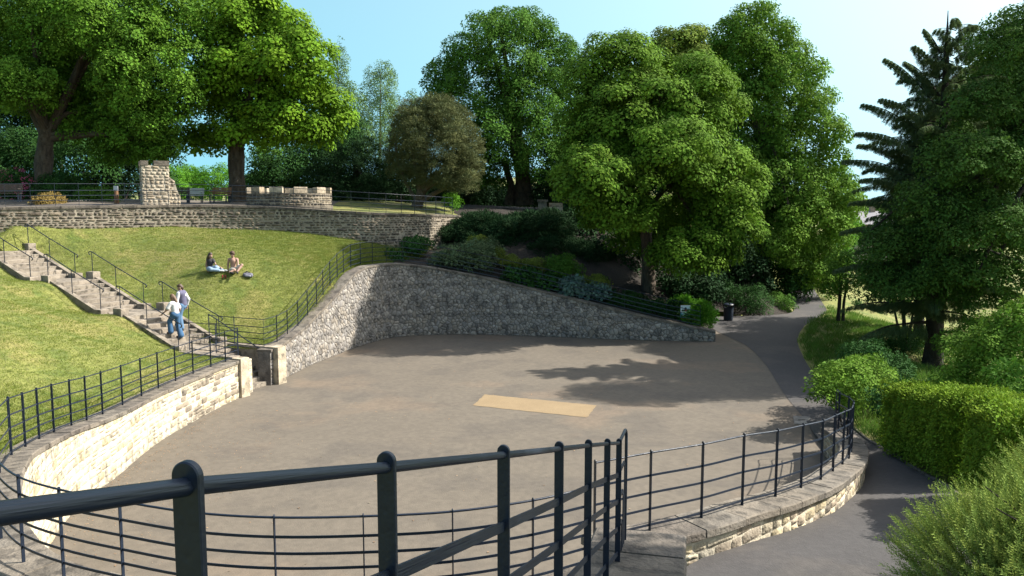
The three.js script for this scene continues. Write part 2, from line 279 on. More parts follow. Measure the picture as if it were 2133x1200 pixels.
// estate railing: posts at base points, rails at given heights, optional turned-down ends
function railing(label, base, opt, name = 'railing') {
  const pts = base.map((p) => V(...p)), mid = pts[Math.floor(pts.length / 2)], o = thing(name, label, 'railing', mid.clone());
  const { h = 1.1, levels = [1.06, 0.75, 0.51, 0.29, 0.07], r = 0.013, bar = 0.03, w = 0.042, t = 0.012, hookEnd = 0, hookStart = 0, curve = true, corner } = opt;
  const G = postGeo(w, t, h);
  pts.forEach((p, i) => { if (opt.skip?.includes(i)) return; const a = pts[Math.max(0, i - 1)], b = pts[Math.min(pts.length - 1, i + 1)], d = b.clone().sub(a); put('post', G, M.paint, o, p, Math.atan2(d.x, d.z)); });
  let line = pts; if (curve) line = new THREE.CatmullRomCurve3(pts, false, 'centripetal').getPoints((pts.length - 1) * 5);
  levels.forEach((lv, k) => {
    const path = line.map((p) => V(p.x, p.y + lv, p.z)), R = 0.10;
    const turn = (arr, sgn) => { const e = arr[arr.length - 1], q = arr[arr.length - 2], d = e.clone().sub(q); d.y = 0; d.normalize(); const ext = (levels.length - k) * 0.075 * sgn, foot = e.y - lv; const c0 = e.clone().addScaledVector(d, ext); arr.push(c0); for (let a = 1; a <= 6; a++) { const f = a / 6 * Math.PI / 2; arr.push(c0.clone().addScaledVector(d, R * Math.sin(f)).setY(c0.y - R * (1 - Math.cos(f)))); } arr.push(arr[arr.length - 1].clone().setY(foot - 0.02)); };
    if (hookEnd && lv > 0.15) turn(path, hookEnd); if (hookStart && lv > 0.15) { path.reverse(); turn(path, hookStart); path.reverse(); }
    part('rail', k ? flatSweep(path, 0.009, bar) : sweep(path, ring(r)), M.paint, o);
  });
  return o;
}
// ---------------------------------------------------------------- the arena floor, paths, lawns, banks, far ground
const FW = new Line([[-9.2, 0, -29.7], [-9.05, 0, -30.8], [-8.63, 0, -33.66], [-8.08, 0, -35.88], [-7.11, 0, -39.09], [-5.94, 0, -40.99], [-3.24, 0, -41.77], [0.85, 0, -41.3], [5.74, 0, -40.09], [10.27, 0, -39.51]]);
const onFW = (x, z) => FW.near(x, z);
const fwTop = table([[0, 1.38], [onFW(-8.95, -31.3), 1.46], [onFW(-8.66, -33.2), 1.79], [onFW(-8.26, -35), 2.42], [onFW(-7.76, -36.8), 3.19], [onFW(-7.42, -37.9), 3.63], [onFW(-7.04, -39.1), 3.87], [onFW(-5.89, -41), 3.88], [onFW(-4.2, -41.5), 3.62], [onFW(-2.7, -41.7), 3.34], [onFW(0.84, -41.3), 2.62], [onFW(3.31, -40.7), 2.06], [onFW(5.72, -40.1), 1.49], [onFW(8.12, -39.8), 0.94], [FW.len, 0.54]]);
const LEFT = [[-9.21, 2.25, -14.18], [-9.56, 2.1, -15.16], [-9.86, 1.97, -16.11], [-10.1, 1.84, -17.05], [-10.22, 1.74, -17.95], [-10.27, 1.66, -18.7], [-10.3, 1.6, -19.5], [-10.44, 1.5, -20.8], [-10.53, 1.44, -22.08], [-10.53, 1.41, -23.16], [-10.45, 1.4, -24.18], [-10.37, 1.38, -25.34], [-10.24, 1.36, -26.52], [-10.09, 1.35, -27.49], [-9.94, 1.33, -28.4]];
const NEAR = [[0.84, 2.52, -8.77], [0.23, 2.52, -8.41], [-0.63, 2.52, -8.09], [-1.55, 2.52, -7.96], [-2.47, 2.52, -7.93], [-3.35, 2.52, -8.06], [-4.3, 2.52, -8.39], [-5.17, 2.52, -8.75], [-5.9, 2.52, -9.18], [-6.61, 2.52, -9.86], [-7.3, 2.5, -10.75], [-7.95, 2.46, -11.75], [-8.52, 2.39, -12.78]];
const LW = new Line([...NEAR, ...LEFT, [-9.86, 1.33, -28.75]]);
const lwTop = table(LW.p.map((p, i) => [LW.s[i], p.y]));
const RIGHT = [[1.84, 2.5, -10.2], [2.65, 2.46, -10.7], [3.42, 2.38, -11.38], [4.13, 2.27, -12.02], [4.8, 2.15, -12.75], [5.42, 2.02, -13.49], [5.99, 1.88, -14.36], [6.52, 1.74, -15.19], [7.0, 1.58, -16.01], [7.49, 1.4, -17.03], [7.97, 1.2, -18.1], [8.4, 1.0, -19.35], [8.72, 0.8, -20.67]];
const RW = new Line([[1.05, 2.52, -9.7], ...RIGHT, [8.85, 0.68, -21.5]]);
const rwTop = table(RW.p.map((p, i) => [RW.s[i], p.y]));
const TW = new Line([[-34, 0, -30.5], [-26, 0, -34.4], [-22, 0, -36.6], [-19, 0, -39.2], [-16, 0, -41.4], [-13, 0, -42.4], [-10, 0, -42.7], [-7.5, 0, -43.2], [-5.8, 0, -44.4], [-4.4, 0, -46.4], [-3, 0, -49.5]]);
const onTW = (x, z) => TW.near(x, z);
const twTop = table([[0, 6.6], [onTW(-26, -34.4), 6.68], [onTW(-22, -36.6), 6.8], [onTW(-19, -39.2), 6.87], [onTW(-16, -41.4), 6.9], [onTW(-13, -42.4), 6.82], [onTW(-10, -42.7), 6.62], [onTW(-7.5, -43.2), 6.49], [onTW(-5.8, -44.4), 6.4], [TW.len, 6.25]]);
const twBase = table([[0, 5.95], [onTW(-24, -35.4), 5.9], [onTW(-19, -39.2), 5.77], [onTW(-14.5, -42), 5.62], [onTW(-10.9, -42.6), 5.31], [onTW(-8.4, -43), 4.95], [onTW(-7, -43.4), 4.63], [onTW(-5.4, -44.8), 4.29], [TW.len, 4.1]]);
// stair axis: a runs uphill from the arena, w across to the far side
const SO = V(-9.55, 0, -28.1), SU = V(-0.91, 0, -0.413), SW = V(0.413, 0, -0.91), WIDE = 1.84;
const S = (a, w, y = 0) => V(SO.x + SU.x * a + SW.x * w, y, SO.z + SU.z * a + SW.z * w);
const FLIGHTS = [[0.5, 2.9, 0, 1.42, 9], [3.5, 6.1, 1.42, 2.56, 7], [7.6, 10.2, 2.56, 3.7, 7], [11.7, 14.3, 3.7, 4.84, 7]];
const stairY = table([[0, 1.36], [3.5, 1.42], [6.1, 2.56], [7.6, 2.56], [10.2, 3.7], [11.7, 3.7], [14.3, 4.84], [16.5, 4.86], [22, 5.5]]);

const spots = [];
for (const p of LEFT) spots.push([p[0] - 0.35, p[1] - 0.03, p[2]]);
for (const a of [2.5, 4.6, 6.1, 7.6, 8.9, 10.2, 11.7, 13, 14.3, 16.5, 20]) for (const w of [-0.3, WIDE + 0.3]) { const p = S(a, w); spots.push([p.x, stairY(a) - 0.02, p.z]); }
for (const [x, y, z] of [[-9.2, 2.42, -12.5], [-14, 3.1, -16], [-18, 4.5, -16], [-14.4, 2.75, -22], [-19, 4.3, -22], [-25, 5.5, -24], [-14, 2.3, -26.2], [-19, 3.75, -28.2], [-12.4, 1.95, -20], [-28, 5.7, -16], [-13.05, 3.92, -35.5], [-30, 5.9, -30]]) spots.push([x, y, z]);
for (const [x, y, z] of [[-9.75, 1.36, -30.5], [-9.45, 1.42, -31.9], [-9.35, 1.8, -33.3], [-9.1, 2.5, -35], [-8.8, 3.2, -36.5], [-8.6, 3.6, -38], [-8.3, 3.85, -39.6], [-7.6, 3.92, -41.1], [-6.4, 3.95, -42.6]]) spots.push([x, y - 0.02, z]);
for (const x of [-24, -21.5, -19, -16.5, -14, -11.5, -9.5, -7.6, -6.2, -5]) { const u = onTW(x, x < -19 ? -36.6 - (x + 22) * -0.85 : -42.5), p = TW.map(u, 0, 0.05); spots.push([p.x, twBase(u), p.z]); }
const lawnY = heights(spots);
const undulate = (x, z) => 0.045 * Math.sin(x * 0.9 + 1.3 * Math.sin(z * 0.5)) * Math.cos(z * 0.8 + x * 0.3) + 0.05 * (vnoise(x * 0.7 + 50, z * 0.7 + 90, 200) - 0.5) + 0.035 * (vnoise(x * 1.9 + 50, z * 1.9 + 90, 400) - 0.5);
const lawnTop = (x, z) => lawnY(x, z) + undulate(x, z) * 0.9;
{
  const lo1 = (s) => { const u = lerp(LW.near(-8.0, -11.8), LW.near(-9.94, -28.45), s); return LW.map(u, 0, -0.1); };
  const a1 = S(0.9, -0.12), b1 = S(20, -0.12);
  const g1 = sheet((s) => s > 0.985 ? lo1(0.985).lerp(a1, (s - 0.985) / 0.015) : lo1(s), (s) => V(lerp(-30, b1.x, s), 0, lerp(-10, b1.z, s)), 110, 110, (x, z) => lawnTop(x, z));
  const a2 = S(2.2, WIDE + 0.12), b2 = S(20, WIDE + 0.12), q0 = onFW(-9.15, -30.2), q1 = onFW(-5.2, -41.3);
  const lo2 = (s) => s < 0.04 ? a2.clone().lerp(FW.map(q0, 0, -0.5), s / 0.04) : FW.map(lerp(q0, q1, (s - 0.04) / 0.96), 0, lerp(-0.35, -0.6, (s - 0.04) / 0.96));
  const t0 = onTW(-25.5, -34.7), t1 = onTW(-4.6, -46);
  const hi2 = (s) => { const p = TW.map(lerp(t0, t1, s), 0, -0.1); return s < 0.05 ? b2.clone().lerp(p, s / 0.05) : p; };
  const g2 = sheet(lo2, hi2, 130, 100, (x, z) => lawnTop(x, z));
  structure('lawn', mergeGeometries([g1, g2]), M.lawn);
  M.lawnGeo = [g1, g2];
}
{
  const g = new THREE.PlaneGeometry(28, 48, 1, 1); g.rotateX(-Math.PI / 2); g.translate(-1.2, 0, -24);
  const p = g.attributes.position, uv = []; for (let i = 0; i < p.count; i++) uv.push(p.getX(i), p.getZ(i)); g.setAttribute('uv', new THREE.Float32BufferAttribute(uv, 2));
  structure('arena_floor', g, M.arena);
}
const PATH = [[1.6, 5.2, 2, 5.6, 5.25, 2], [1.6, 5.15, 0, 5.6, 5.2, 0], [1.6, 3.05, -6.9, 5.8, 3.1, -6.4], [2.0, 2.18, -9.5, 5.9, 2.25, -8.4], [3.0, 2.02, -10.7, 6.5, 2.08, -10], [4.3, 1.8, -11.9, 7.2, 1.85, -11.6], [5.6, 1.5, -13.5, 8.0, 1.54, -13.4], [6.7, 1.22, -15.0, 8.6, 1.25, -15.2], [7.6, 0.92, -16.6, 9.0, 0.94, -17.2], [8.25, 0.68, -18.0, 9.4, 0.7, -19.1], [8.8, 0.34, -20.2, 9.85, 0.34, -21.2], [8.9, 0.1, -22.4, 10.3, 0.1, -23.2], [9.35, 0.012, -24.6, 10.8, 0.014, -25.8], [9.8, 0.006, -27.6, 11.5, 0.01, -28.6], [10.25, 0.006, -30, 12.35, 0.01, -32], [11.0, 0.006, -34, 13.1, 0.01, -35], [11.5, 0.006, -38.6, 14.6, 0.01, -40], [11.2, 0.006, -43, 16.6, 0.01, -44.5], [12.2, 0.006, -48.2, 19.0, 0.02, -48.4], [17.6, 0.02, -50, 20.2, 0.05, -50.4], [19.9, 0.12, -57, 22.0, 0.14, -56], [22.3, 0.3, -64, 24, 0.3, -62.5], [27, 0.5, -76, 29, 0.5, -75]];
{
  const L = new THREE.CatmullRomCurve3(PATH.map((p) => V(p[0], p[1], p[2])), false, 'centripetal'), R = new THREE.CatmullRomCurve3(PATH.map((p) => V(p[3], p[4], p[5])), false, 'centripetal');
  const g = sheet((s) => L.getPoint(s), (s) => R.getPoint(s), 160, 10, (x, z, s, t, y) => y + 0.006);
  structure('asphalt_path', g, M.tarmac);
}
// bank of planting behind the curved wall
const bankY = heights([[-6, 3.92, -42.7], [-4.2, 3.6, -42.1], [-1, 2.95, -42.2], [2, 2.3, -41.7], [5, 1.62, -40.9], [8, 0.95, -40.4], [10.1, 0.5, -40.2], [10.6, 0.2, -41.5], [7.5, 2.15, -44], [3, 3.2, -44], [-2, 4.4, -45], [-4.2, 4.3, -46], [2, 5, -48], [8, 3.3, -48], [11, 0.9, -44.5], [11.6, 0.4, -47.5], [-1, 6.2, -51], [8, 5, -54], [14.5, 2.2, -54], [17, 0.4, -52], [19.5, 0.6, -58], [0, 6.6, -60], [12, 5, -62], [20, 2, -66]]);
{
  const q0 = onFW(-6.2, -40.7), pts = (s) => s < 0.7 ? FW.map(lerp(q0, FW.len, s / 0.7), 0, -0.3) : new THREE.CatmullRomCurve3([V(10.2, 0, -39.8), V(11.0, 0, -43), V(12.1, 0, -48.3), V(17.5, 0, -50.2), V(19.7, 0, -57)]).getPoint((s - 0.7) / 0.3);
  structure('planting_bank', sheet(pts, (s) => V(lerp(-5, 20, s), 0, lerp(-60, -70, s)), 120, 70, (x, z) => bankY(x, z) + 0.12 * (vnoise(x * 1.3 + 50, z * 1.3 + 90, 300) - 0.5)), M.soil);
}
// grass bank falling away beyond the path
const rightY = heights([[11, 0.02, -26], [12.6, 0.02, -32.5], [13.4, 0.02, -35.5], [15.2, 0.02, -41], [19.2, 0.03, -48.6], [21.2, 0.1, -53], [24.2, 0.3, -62], [18.3, -0.5, -34.3], [14, 0.4, -31.5], [15.6, 0.3, -34], [17.5, 0.1, -38], [21, -0.2, -44], [25, -1, -52], [30, -1.8, -62], [14, 0.8, -25], [18.5, 0.3, -26], [25, -1.2, -36], [32, -3, -48], [10.6, 0.4, -22], [9.9, 0.85, -18.5], [13, 1.25, -18], [9, 1.55, -13.6], [12, 1.9, -13], [7, 2.3, -9.4], [11, 3.2, -9], [6.3, 3.1, -6.5], [10, 4.4, -4], [6, 5.2, 0], [30, -1.5, -25], [45, -5, -50], [20, 1.8, -12], [45, -5, -80]]);
{
  const R = new THREE.CatmullRomCurve3(PATH.map((p) => V(p[3], p[4], p[5])), false, 'centripetal');
  structure('grass_bank', sheet((s) => R.getPoint(s), (s) => V(lerp(22, 60, s), 0, lerp(6, -85, s)), 180, 90, (x, z, s, t, y) => lerp(y, rightY(x, z) + 0.08 * (vnoise(x * 1.1 + 60, z * 1.1 + 150, 300) - 0.5), smooth(0, 0.04, t))), M.lawn);
}
{
  const back = (d) => (s) => { const p = TW.map(TW.len * s, 0, -0.35); return V(p.x - d * 0.1, 0, p.z - d); };
  const yf = (x, z, s, t) => lerp(twTop(TW.len * s) - 0.12, 7.15 + 0.1 * Math.sin(x), smooth(0, 0.5, t));
  const cut = (a, b, f) => (s) => f(lerp(a, b, s)), m = onTW(-10.4, -42.7) / TW.len;
  structure('terrace_path', sheet(cut(0, m, back(0)), cut(0, m, back(26)), 60, 16, (x, z, s, t) => yf(x, z, s * m, t)), M.dust);
  structure('terrace_lawn', sheet(cut(m, 1, back(0)), cut(m, 1, back(26)), 40, 16, (x, z, s, t) => yf(x, z, m + (1 - m) * s, t)), M.lawn);
}
{
  const pos = [], uv = [], idx = [], N = 110;
  for (let i = 0; i <= N; i++) for (let j = 0; j <= N; j++) {
    const e = (k) => { const q = k / N * 2 - 1; return Math.sign(q) * Math.pow(Math.abs(q), 1.9) * 900; }, x = e(i), z = e(j) - 35, d = -z;
    const far = smooth(50, 62, d), left = lerp(6.6, -9, smooth(0.12, 0.5, x / Math.max(30, d)));
    let y = lerp(lerp(-6, 3.5, smooth(0, 10, z)), left, far); y += smooth(250, 700, Math.hypot(x, z)) * 26 * (0.6 + 0.4 * Math.sin(x * 0.006 + 1));
    pos.push(x, y, z); uv.push(x, z);
  }
  for (let i = 0; i < N; i++) for (let j = 0; j < N; j++) { const a = i * (N + 1) + j, b = a + N + 1; idx.push(a, a + 1, b, b, a + 1, b + 1); }
  const g = new THREE.BufferGeometry(); g.setAttribute('position', new THREE.Float32BufferAttribute(pos, 3)); g.setAttribute('uv', new THREE.Float32BufferAttribute(uv, 2)); g.setIndex(idx); g.computeVertexNormals();
  structure('ground', g, M.lawn);
}
// painted strip and manhole slab on the floor
function quad(pts, y) { const T = [], U = []; for (const k of [0, 2, 1, 0, 3, 2]) { T.push(pts[k][0], y, pts[k][1]); U.push(pts[k][0], pts[k][1]); } return soup(T, U); }
{
  const r = rng(12), C = [[-0.99, -28.23], [2.91, -26.62], [2.42, -25.07], [-1.33, -26.62]], pts = [];
  C.forEach((a, i) => { const b = C[(i + 1) % 4]; for (let k = 0; k < 24; k++) pts.push(new THREE.Vector2(lerp(a[0], b[0], k / 24) + (r() - 0.5) * 0.05, -(lerp(a[1], b[1], k / 24) + (r() - 0.5) * 0.05))); });
  const g = new THREE.ShapeGeometry(new THREE.Shape(pts)); g.rotateX(-Math.PI / 2); g.translate(0, 0.008, 0); const p = g.attributes.position, uv = []; for (let i = 0; i < p.count; i++) uv.push(p.getX(i), p.getZ(i)); g.setAttribute('uv', new THREE.Float32BufferAttribute(uv, 2)); structure('floor_marking', g, M.patch);
}
{
  const o = thing('manhole_cover', 'pale square concrete drain cover set in arena floor near the low wall end', 'drain cover', V(9.25, 0, -24.7));
  const pts = [[9.16, -25.25], [9.68, -25.13], [9.3, -24.17], [8.86, -24.28]]; const s = new THREE.Shape(pts.map((p) => new THREE.Vector2(p[0], -p[1])));
  const g = new THREE.ExtrudeGeometry(s, { depth: 0.03, bevelEnabled: false }); g.rotateX(-Math.PI / 2); g.translate(0, -0.012, 0); part('slab', g, M.concrete, o);
  const h = new THREE.BoxGeometry(0.22, 0.012, 0.05); h.translate(9.25, 0.022, -24.72); part('lifting_slot', h, M.darkCoping[0], o);
}
// ---------------------------------------------------------------- walls
const rw = rng(101);
{
  const o = thing('rubble_wall', 'tall grey rubble retaining wall curving round the far side of the arena', 'wall', V(-4, 0, -41.5));
  const top = (u) => fwTop(u) - 0.09;
  part('mortar', wallBody(FW, 0, FW.len, () => -0.2, top, 0.5, 90), M.rubbleMortar, o);
  const fm = (u, y, w) => FW.map(u, y, w);
  layStones(o, fm, rubbleCells(FW.len, () => 0, top, 0.225, 0.014, rw, 0.62), M.rubble, 0.011, 0.013, rw);
  slabs(o, FW, 0, FW.len, 0.6, 1.0, -0.55, 0.05, fwTop, 0.1, M.coping, rw);
}
{
  const o = thing('ashlar_wall', 'pale cream stone retaining wall under the lawn railing beside the steps', 'wall', V(-9.5, 0, -20));
  const top = (u) => lwTop(u) - 0.09;
  part('mortar', extrudeAlong(LW, 0, LW.len, (u) => [[-0.25, -0.2], [0.3, -0.2], [0.3, top(u)], [-0.25, top(u)]], 120), M.paleMortar, o);
  const u0 = LW.near(-5.5, -9), map = (u, y, w) => LW.map(u + u0, y, w + 0.3), hi = (u) => top(u + u0), mats = [...M.pale, ...M.paleDark];
  const cells = courseCells(LW.len - u0, () => 0, hi, 0.17, 0.25, 0.28, 0.66, 0.010, rw, 0.014);
  layStones(o, map, cells, mats, 0.007, 0.012, rw, 'stone', (k, r) => { const f = fbm(k.c[0] * 0.021 + 0.3, k.c[1] * 0.06 + 0.1, 12, 2) + (r() - 0.5) * 0.3; return f > 0.66 ? 4 + Math.floor(r() * 2) : Math.floor(r() * 4); });
  slabs(o, LW, 0, LW.len - 0.25, 0.7, 1.1, -0.3, 0.36, lwTop, 0.1, M.coping, rw);
}
{
  const o = thing('low_wall', 'low cream stone wall with broad coping curving between arena and outer path', 'wall', V(5.4, 0, -13.5));
  const top = (u) => rwTop(u) - 0.1, out = 0.29, inn = -0.22;
  part('mortar', extrudeAlong(RW, 0, RW.len, (u) => [[inn, -0.2], [out, -0.2], [out, top(u)], [inn, top(u)]], 70), M.paleMortar, o);
  const cells = courseCells(RW.len, (u) => top(u) - 0.42, top, 0.11, 0.2, 0.2, 0.6, 0.011, rw, 0.03);
  layStones(o, (u, y, w) => RW.map(u, y, w + out), cells, [...M.pale, M.paleDark[1], M.tower[0]], 0.008, 0.012, rw, 'stone', (k, r) => r() < 0.1 ? 4 : r() < 0.22 ? 5 : Math.floor(r() * 4));
  const v0 = RW.len - 7, c2 = courseCells(7, () => 0, (u) => top(u + v0), 0.14, 0.22, 0.25, 0.6, 0.02, rw, 0.02);
  layStones(o, (u, y, w) => RW.map(RW.len - u, y, inn - w), c2.map((k) => ({ ...k, P: k.P.map(([u, y]) => [u, Math.min(y, top(RW.len - u) - 0.01)]) })), [M.paleDark[1], M.tower[2]], 0.02, 0.03, rw, 'inner_stone');
  slabs(o, RW, 0, RW.len, 0.6, 0.95, -0.28, 0.36, rwTop, 0.11, M.coping, rw);
}
{
  const o = thing('terrace_wall', 'brown coursed rubble terrace wall with pale mortar above the lawn', 'wall', V(-14, 5, -42));
  const top = (u) => twTop(u) - 0.12;
  part('mortar', wallBody(TW, 0, TW.len, () => 3.5, top, 0.5, 80), M.coursedMortar, o);
  const u0 = onTW(-25, -35), map = (u, y, w) => TW.map(u + u0, y, w);
  layStones(o, map, courseCells(TW.len - u0, (u) => twBase(u + u0) - 0.15, (u) => top(u + u0), 0.09, 0.21, 0.16, 0.62, 0.045, rw, 0.03), M.coursed, 0.025, 0.03, rw);
  slabs(o, TW, 0, TW.len, 0.6, 1.1, -0.55, 0.05, twTop, 0.13, M.darkCoping, rw);
}
// ---------------------------------------------------------------- the stairs
function awPrism(poly, w0, w1) {                                       // polygon [a, y] extruded across the stair
  const T = [], U = [], n = poly.length, P = (k, w) => S(poly[k][0], w, poly[k][1]), tri = (x, m) => { for (const [k, w] of x) { const p = P(k, w), [a, y] = poly[k]; T.push(p.x, p.y, p.z); U.push(m === 1 ? w : a, m === 2 ? w : y); } };
  for (let i = 0; i < n; i++) { const j = (i + 1) % n, m = Math.abs(poly[i][0] - poly[j][0]) > Math.abs(poly[i][1] - poly[j][1]) ? 2 : 1; tri([[i, w0], [i, w1], [j, w0]], m); tri([[j, w0], [i, w1], [j, w1]], m); }
  for (let i = 1; i < n - 1; i++) { tri([[0, w0], [i, w0], [i + 1, w0]], 0); tri([[0, w1], [i + 1, w1], [i, w1]], 0); }
  return soup(T, U);
}
{
  const o = thing('stone_staircase', 'worn stone staircase in flights climbing the lawn to the terrace', 'staircase', S(7, 0.9, 2));
  const rs = rng(77);
  for (const [a0, a1, y0, y1, n] of FLIGHTS) {
    const t = (a1 - a0) / n, r = (y1 - y0) / n;
    for (let i = 0; i < n; i++) {
      const a = a0 + i * t, y = y0 + (i + 1) * r, e = a + t + 0.12;
      const m = 0.85 + rs() * 0.2, ww = [[-0.03, m], [m + 0.008, WIDE + 0.03]];
      for (const [p, q] of ww) { const d = (rs() - 0.5) * 0.008; part('step', awPrism([[a, y - r - 0.08], [e, y - r - 0.08], [e, y + d], [a + 0.012, y + d], [a, y + d - 0.012]], p, q), M.step[Math.floor(rs() * 3)], o); }
    }
  }
  for (const [a, b, y] of [[2.9 + 0.12, 3.5, 1.42], [6.1 + 0.12, 7.6, 2.56], [10.2 + 0.12, 11.7, 3.7], [14.3 + 0.12, 17, 4.84]]) part('landing', awPrism([[a, y - 0.2], [b + 0.05, y - 0.2], [b + 0.05, y - 0.004], [a, y - 0.004]], -0.16, WIDE + 0.16), M.step[0], o);
  for (const [a0, a1, y0, y1] of FLIGHTS.slice(1)) for (const [p, q] of [[-0.2, 0], [WIDE, WIDE + 0.2]]) {
    part('kerb', awPrism([[a0 - 0.12, y0 - 0.5], [a1, y1 - 0.5], [a1, y1 + 0.14], [a0 - 0.12, y0 + 0.16]], p, q), M.step[2], o);
    for (const [a, y, h] of [[a0 - 0.3, y0, 0.2], [a1 + 0.08, y1, 0.3]]) part('plinth', awPrism([[a - 0.22, y - 0.4], [a + 0.22, y - 0.4], [a + 0.22, y + h - 0.02], [a + 0.2, y + h], [a - 0.2, y + h], [a - 0.22, y + h - 0.02]], p - 0.08, q + 0.08), M.step[1], o);
  }
  // cheek walls of the lowest flight and the gate piers at the arena
  for (const [p, q, a] of [[-0.3, 0, 0.35], [WIDE, WIDE + 0.3, 0.6]]) for (let k = 0; k < 4; k++) for (let c = 0; c < 5; c++) {
    const b = a + k * 0.72, ht = 1.36 / 5; part('cheek_stone', awPrism([[b + 0.005, -0.1 + c * ht * 1.07], [b + 0.715, -0.1 + c * ht * 1.07], [b + 0.715, -0.105 + (c + 1) * ht * 1.07], [b + 0.005, -0.105 + (c + 1) * ht * 1.07]], p + (c % 2) * 0.004, q - (k % 2) * 0.004), M.cheek, o);
  }
  for (const [p, q, a] of [[-0.3, 0, 0.35], [WIDE, WIDE + 0.3, 0.6]]) part('cheek_coping', awPrism([[a, 1.352], [a + 2.95, 1.352], [a + 2.95, 1.43], [a, 1.43]], p - 0.04, q + 0.04), M.step[1], o);
  part('pier', awPrism([[-0.08, -0.1], [0.34, -0.1], [0.34, 1.4], [-0.08, 1.4]], -0.38, 0.03), M.dressed, o);
  part('pier', awPrism([[0.14, -0.1], [0.59, -0.1], [0.59, 1.44], [0.14, 1.44]], WIDE - 0.03, WIDE + 0.42), M.dressed, o);
}
function handrail(label, a0, a1, w, y0, y1, extra) {                    // three posts on a flight, scrolled ends
  const A = [[a1 + 0.1, y1 + 0.3, 0.86], [(a0 + a1) / 2, (y0 + y1) / 2 + 0.13, 1.0], [a0 - 0.3, y0 + 0.2, 0.86]];
  const o = thing('handrail', label, 'handrail', S((a0 + a1) / 2, w, (y0 + y1) / 2));
  const G = (h) => new THREE.BoxGeometry(0.03, h, 0.03).translate(0, h / 2 - 0.03, 0);
  for (const [a, y, h] of A) put('post', G(h + 0.03), M.paint, o, S(a, w, y), 0.43);
  const pts = A.map(([a, y, h]) => S(a, w, y + h)), top = pts[0], bot = pts[2], path = [];
  const curl = (c, sgn, R) => Array.from({ length: 9 }, (_, i) => { const f = i / 8 * Math.PI * 1.15; return c.clone().addScaledVector(SU, sgn * R * Math.sin(f)).add(V(0, -R * (1 - Math.cos(f)), 0)); });
  path.push(...curl(top.clone().addScaledVector(SU, 0.12), 1, 0.065).reverse(), top, pts[1], bot, ...curl(bot.clone().addScaledVector(SU, -0.14).add(V(0, -0.05, 0)), -1, 0.06));
  const fine = []; for (let i = 0; i < path.length - 1; i++) fine.push(path[i]); fine.push(path[path.length - 1]);
  part('rail', sweep(fine, ring(0.02, 8)), M.paint, o);
  return o;
}
[['uppermost', 3], ['middle', 2], ['lowest lawn', 1]].forEach(([nm, k]) => { const [a0, a1, y0, y1] = FLIGHTS[k]; handrail('dark scrolled handrail on the lower side of the ' + nm + ' stair flight', a0, a1, -0.1, y0, y1); handrail('dark scrolled handrail on the uphill lawn side of the ' + nm + ' stair flight', a0, a1, WIDE + 0.1, y0, y1); });
{
  // rail that runs down beside the cheek wall into the arena
  const o = thing('handrail', 'sloping dark handrail going down through the stone gateway to the arena', 'handrail', S(1.4, WIDE - 0.12, 0.6));
  for (const [a, y] of [[0.75, 0.3], [3.1, 1.42]]) put('post', new THREE.BoxGeometry(0.03, 0.98, 0.03).translate(0, 0.46, 0), M.paint, o, S(a, WIDE - 0.12, y), 0.43);
  part('rail', sweep([S(3.5, WIDE - 0.12, 2.55), S(3.1, WIDE - 0.12, 2.38), S(0.75, WIDE - 0.12, 1.25), S(0.35, WIDE - 0.12, 1.05), S(0.3, WIDE - 0.12, 0.98)], ring(0.02, 8)), M.paint, o);
}
// ---------------------------------------------------------------- railings
railing('long dark railing on the cream wall between lawn and arena, ending at the steps', [...[[-8.52, 2.39, -12.78]], ...LEFT.slice(0, 14), [-9.94, 1.34, -28.35], [-10.9, 1.42, -28.8], [-12.1, 1.42, -29.35]], { curve: false });
railing('dark railing climbing with the curved rubble wall beside the lawn', [[-12.1, 1.42, -31.3], [-10.9, 1.42, -30.75], [-9.55, 1.42, -30.12], [-9.34, 1.42, -31.11], [-9.2, 1.5, -32.1], [-9.06, 1.75, -33.2], [-8.9, 2.1, -34.19], [-8.71, 2.5, -35.05], [-8.56, 2.85, -35.68], [-8.4, 3.2, -36.4], [-8.26, 3.5, -37.3], [-8.13, 3.68, -38.1], [-7.95, 3.85, -38.95], [-7.65, 3.92, -39.9], [-7.2, 3.94, -40.8], [-6.6, 3.94, -41.5], [-5.8, 3.9, -42.0], [-4.5, 3.72, -42.05], [-2.6, 3.36, -42.15], [-0.5, 2.94, -41.9], [1.6, 2.5, -41.55], [3.7, 2.02, -41.05], [5.8, 1.52, -40.5], [7.9, 1.04, -40.2], [9.6, 0.72, -40]], { curve: false, w: 0.036 });
railing('dark railing with turned-down end on the low curved wall by the outer path', [[1.05, 2.52, -9.72], ...RIGHT], { hookEnd: 1, w: 0.04 });
railing('thin dark railing seen through the foreground railing along the near arena wall', NEAR, { levels: [1.07, 0.86, 0.68, 0.52, 0.36, 0.2], w: 0.036 });
{
  const pts = []; for (let u = onTW(-30, -32.5); u < TW.len; u += 1.02) { const p = TW.map(u, twTop(u) - 0.02, -0.28); pts.push([p.x, p.y, p.z]); }
  railing('long dark railing along the top of the brown terrace wall', pts, { w: 0.036 });
}
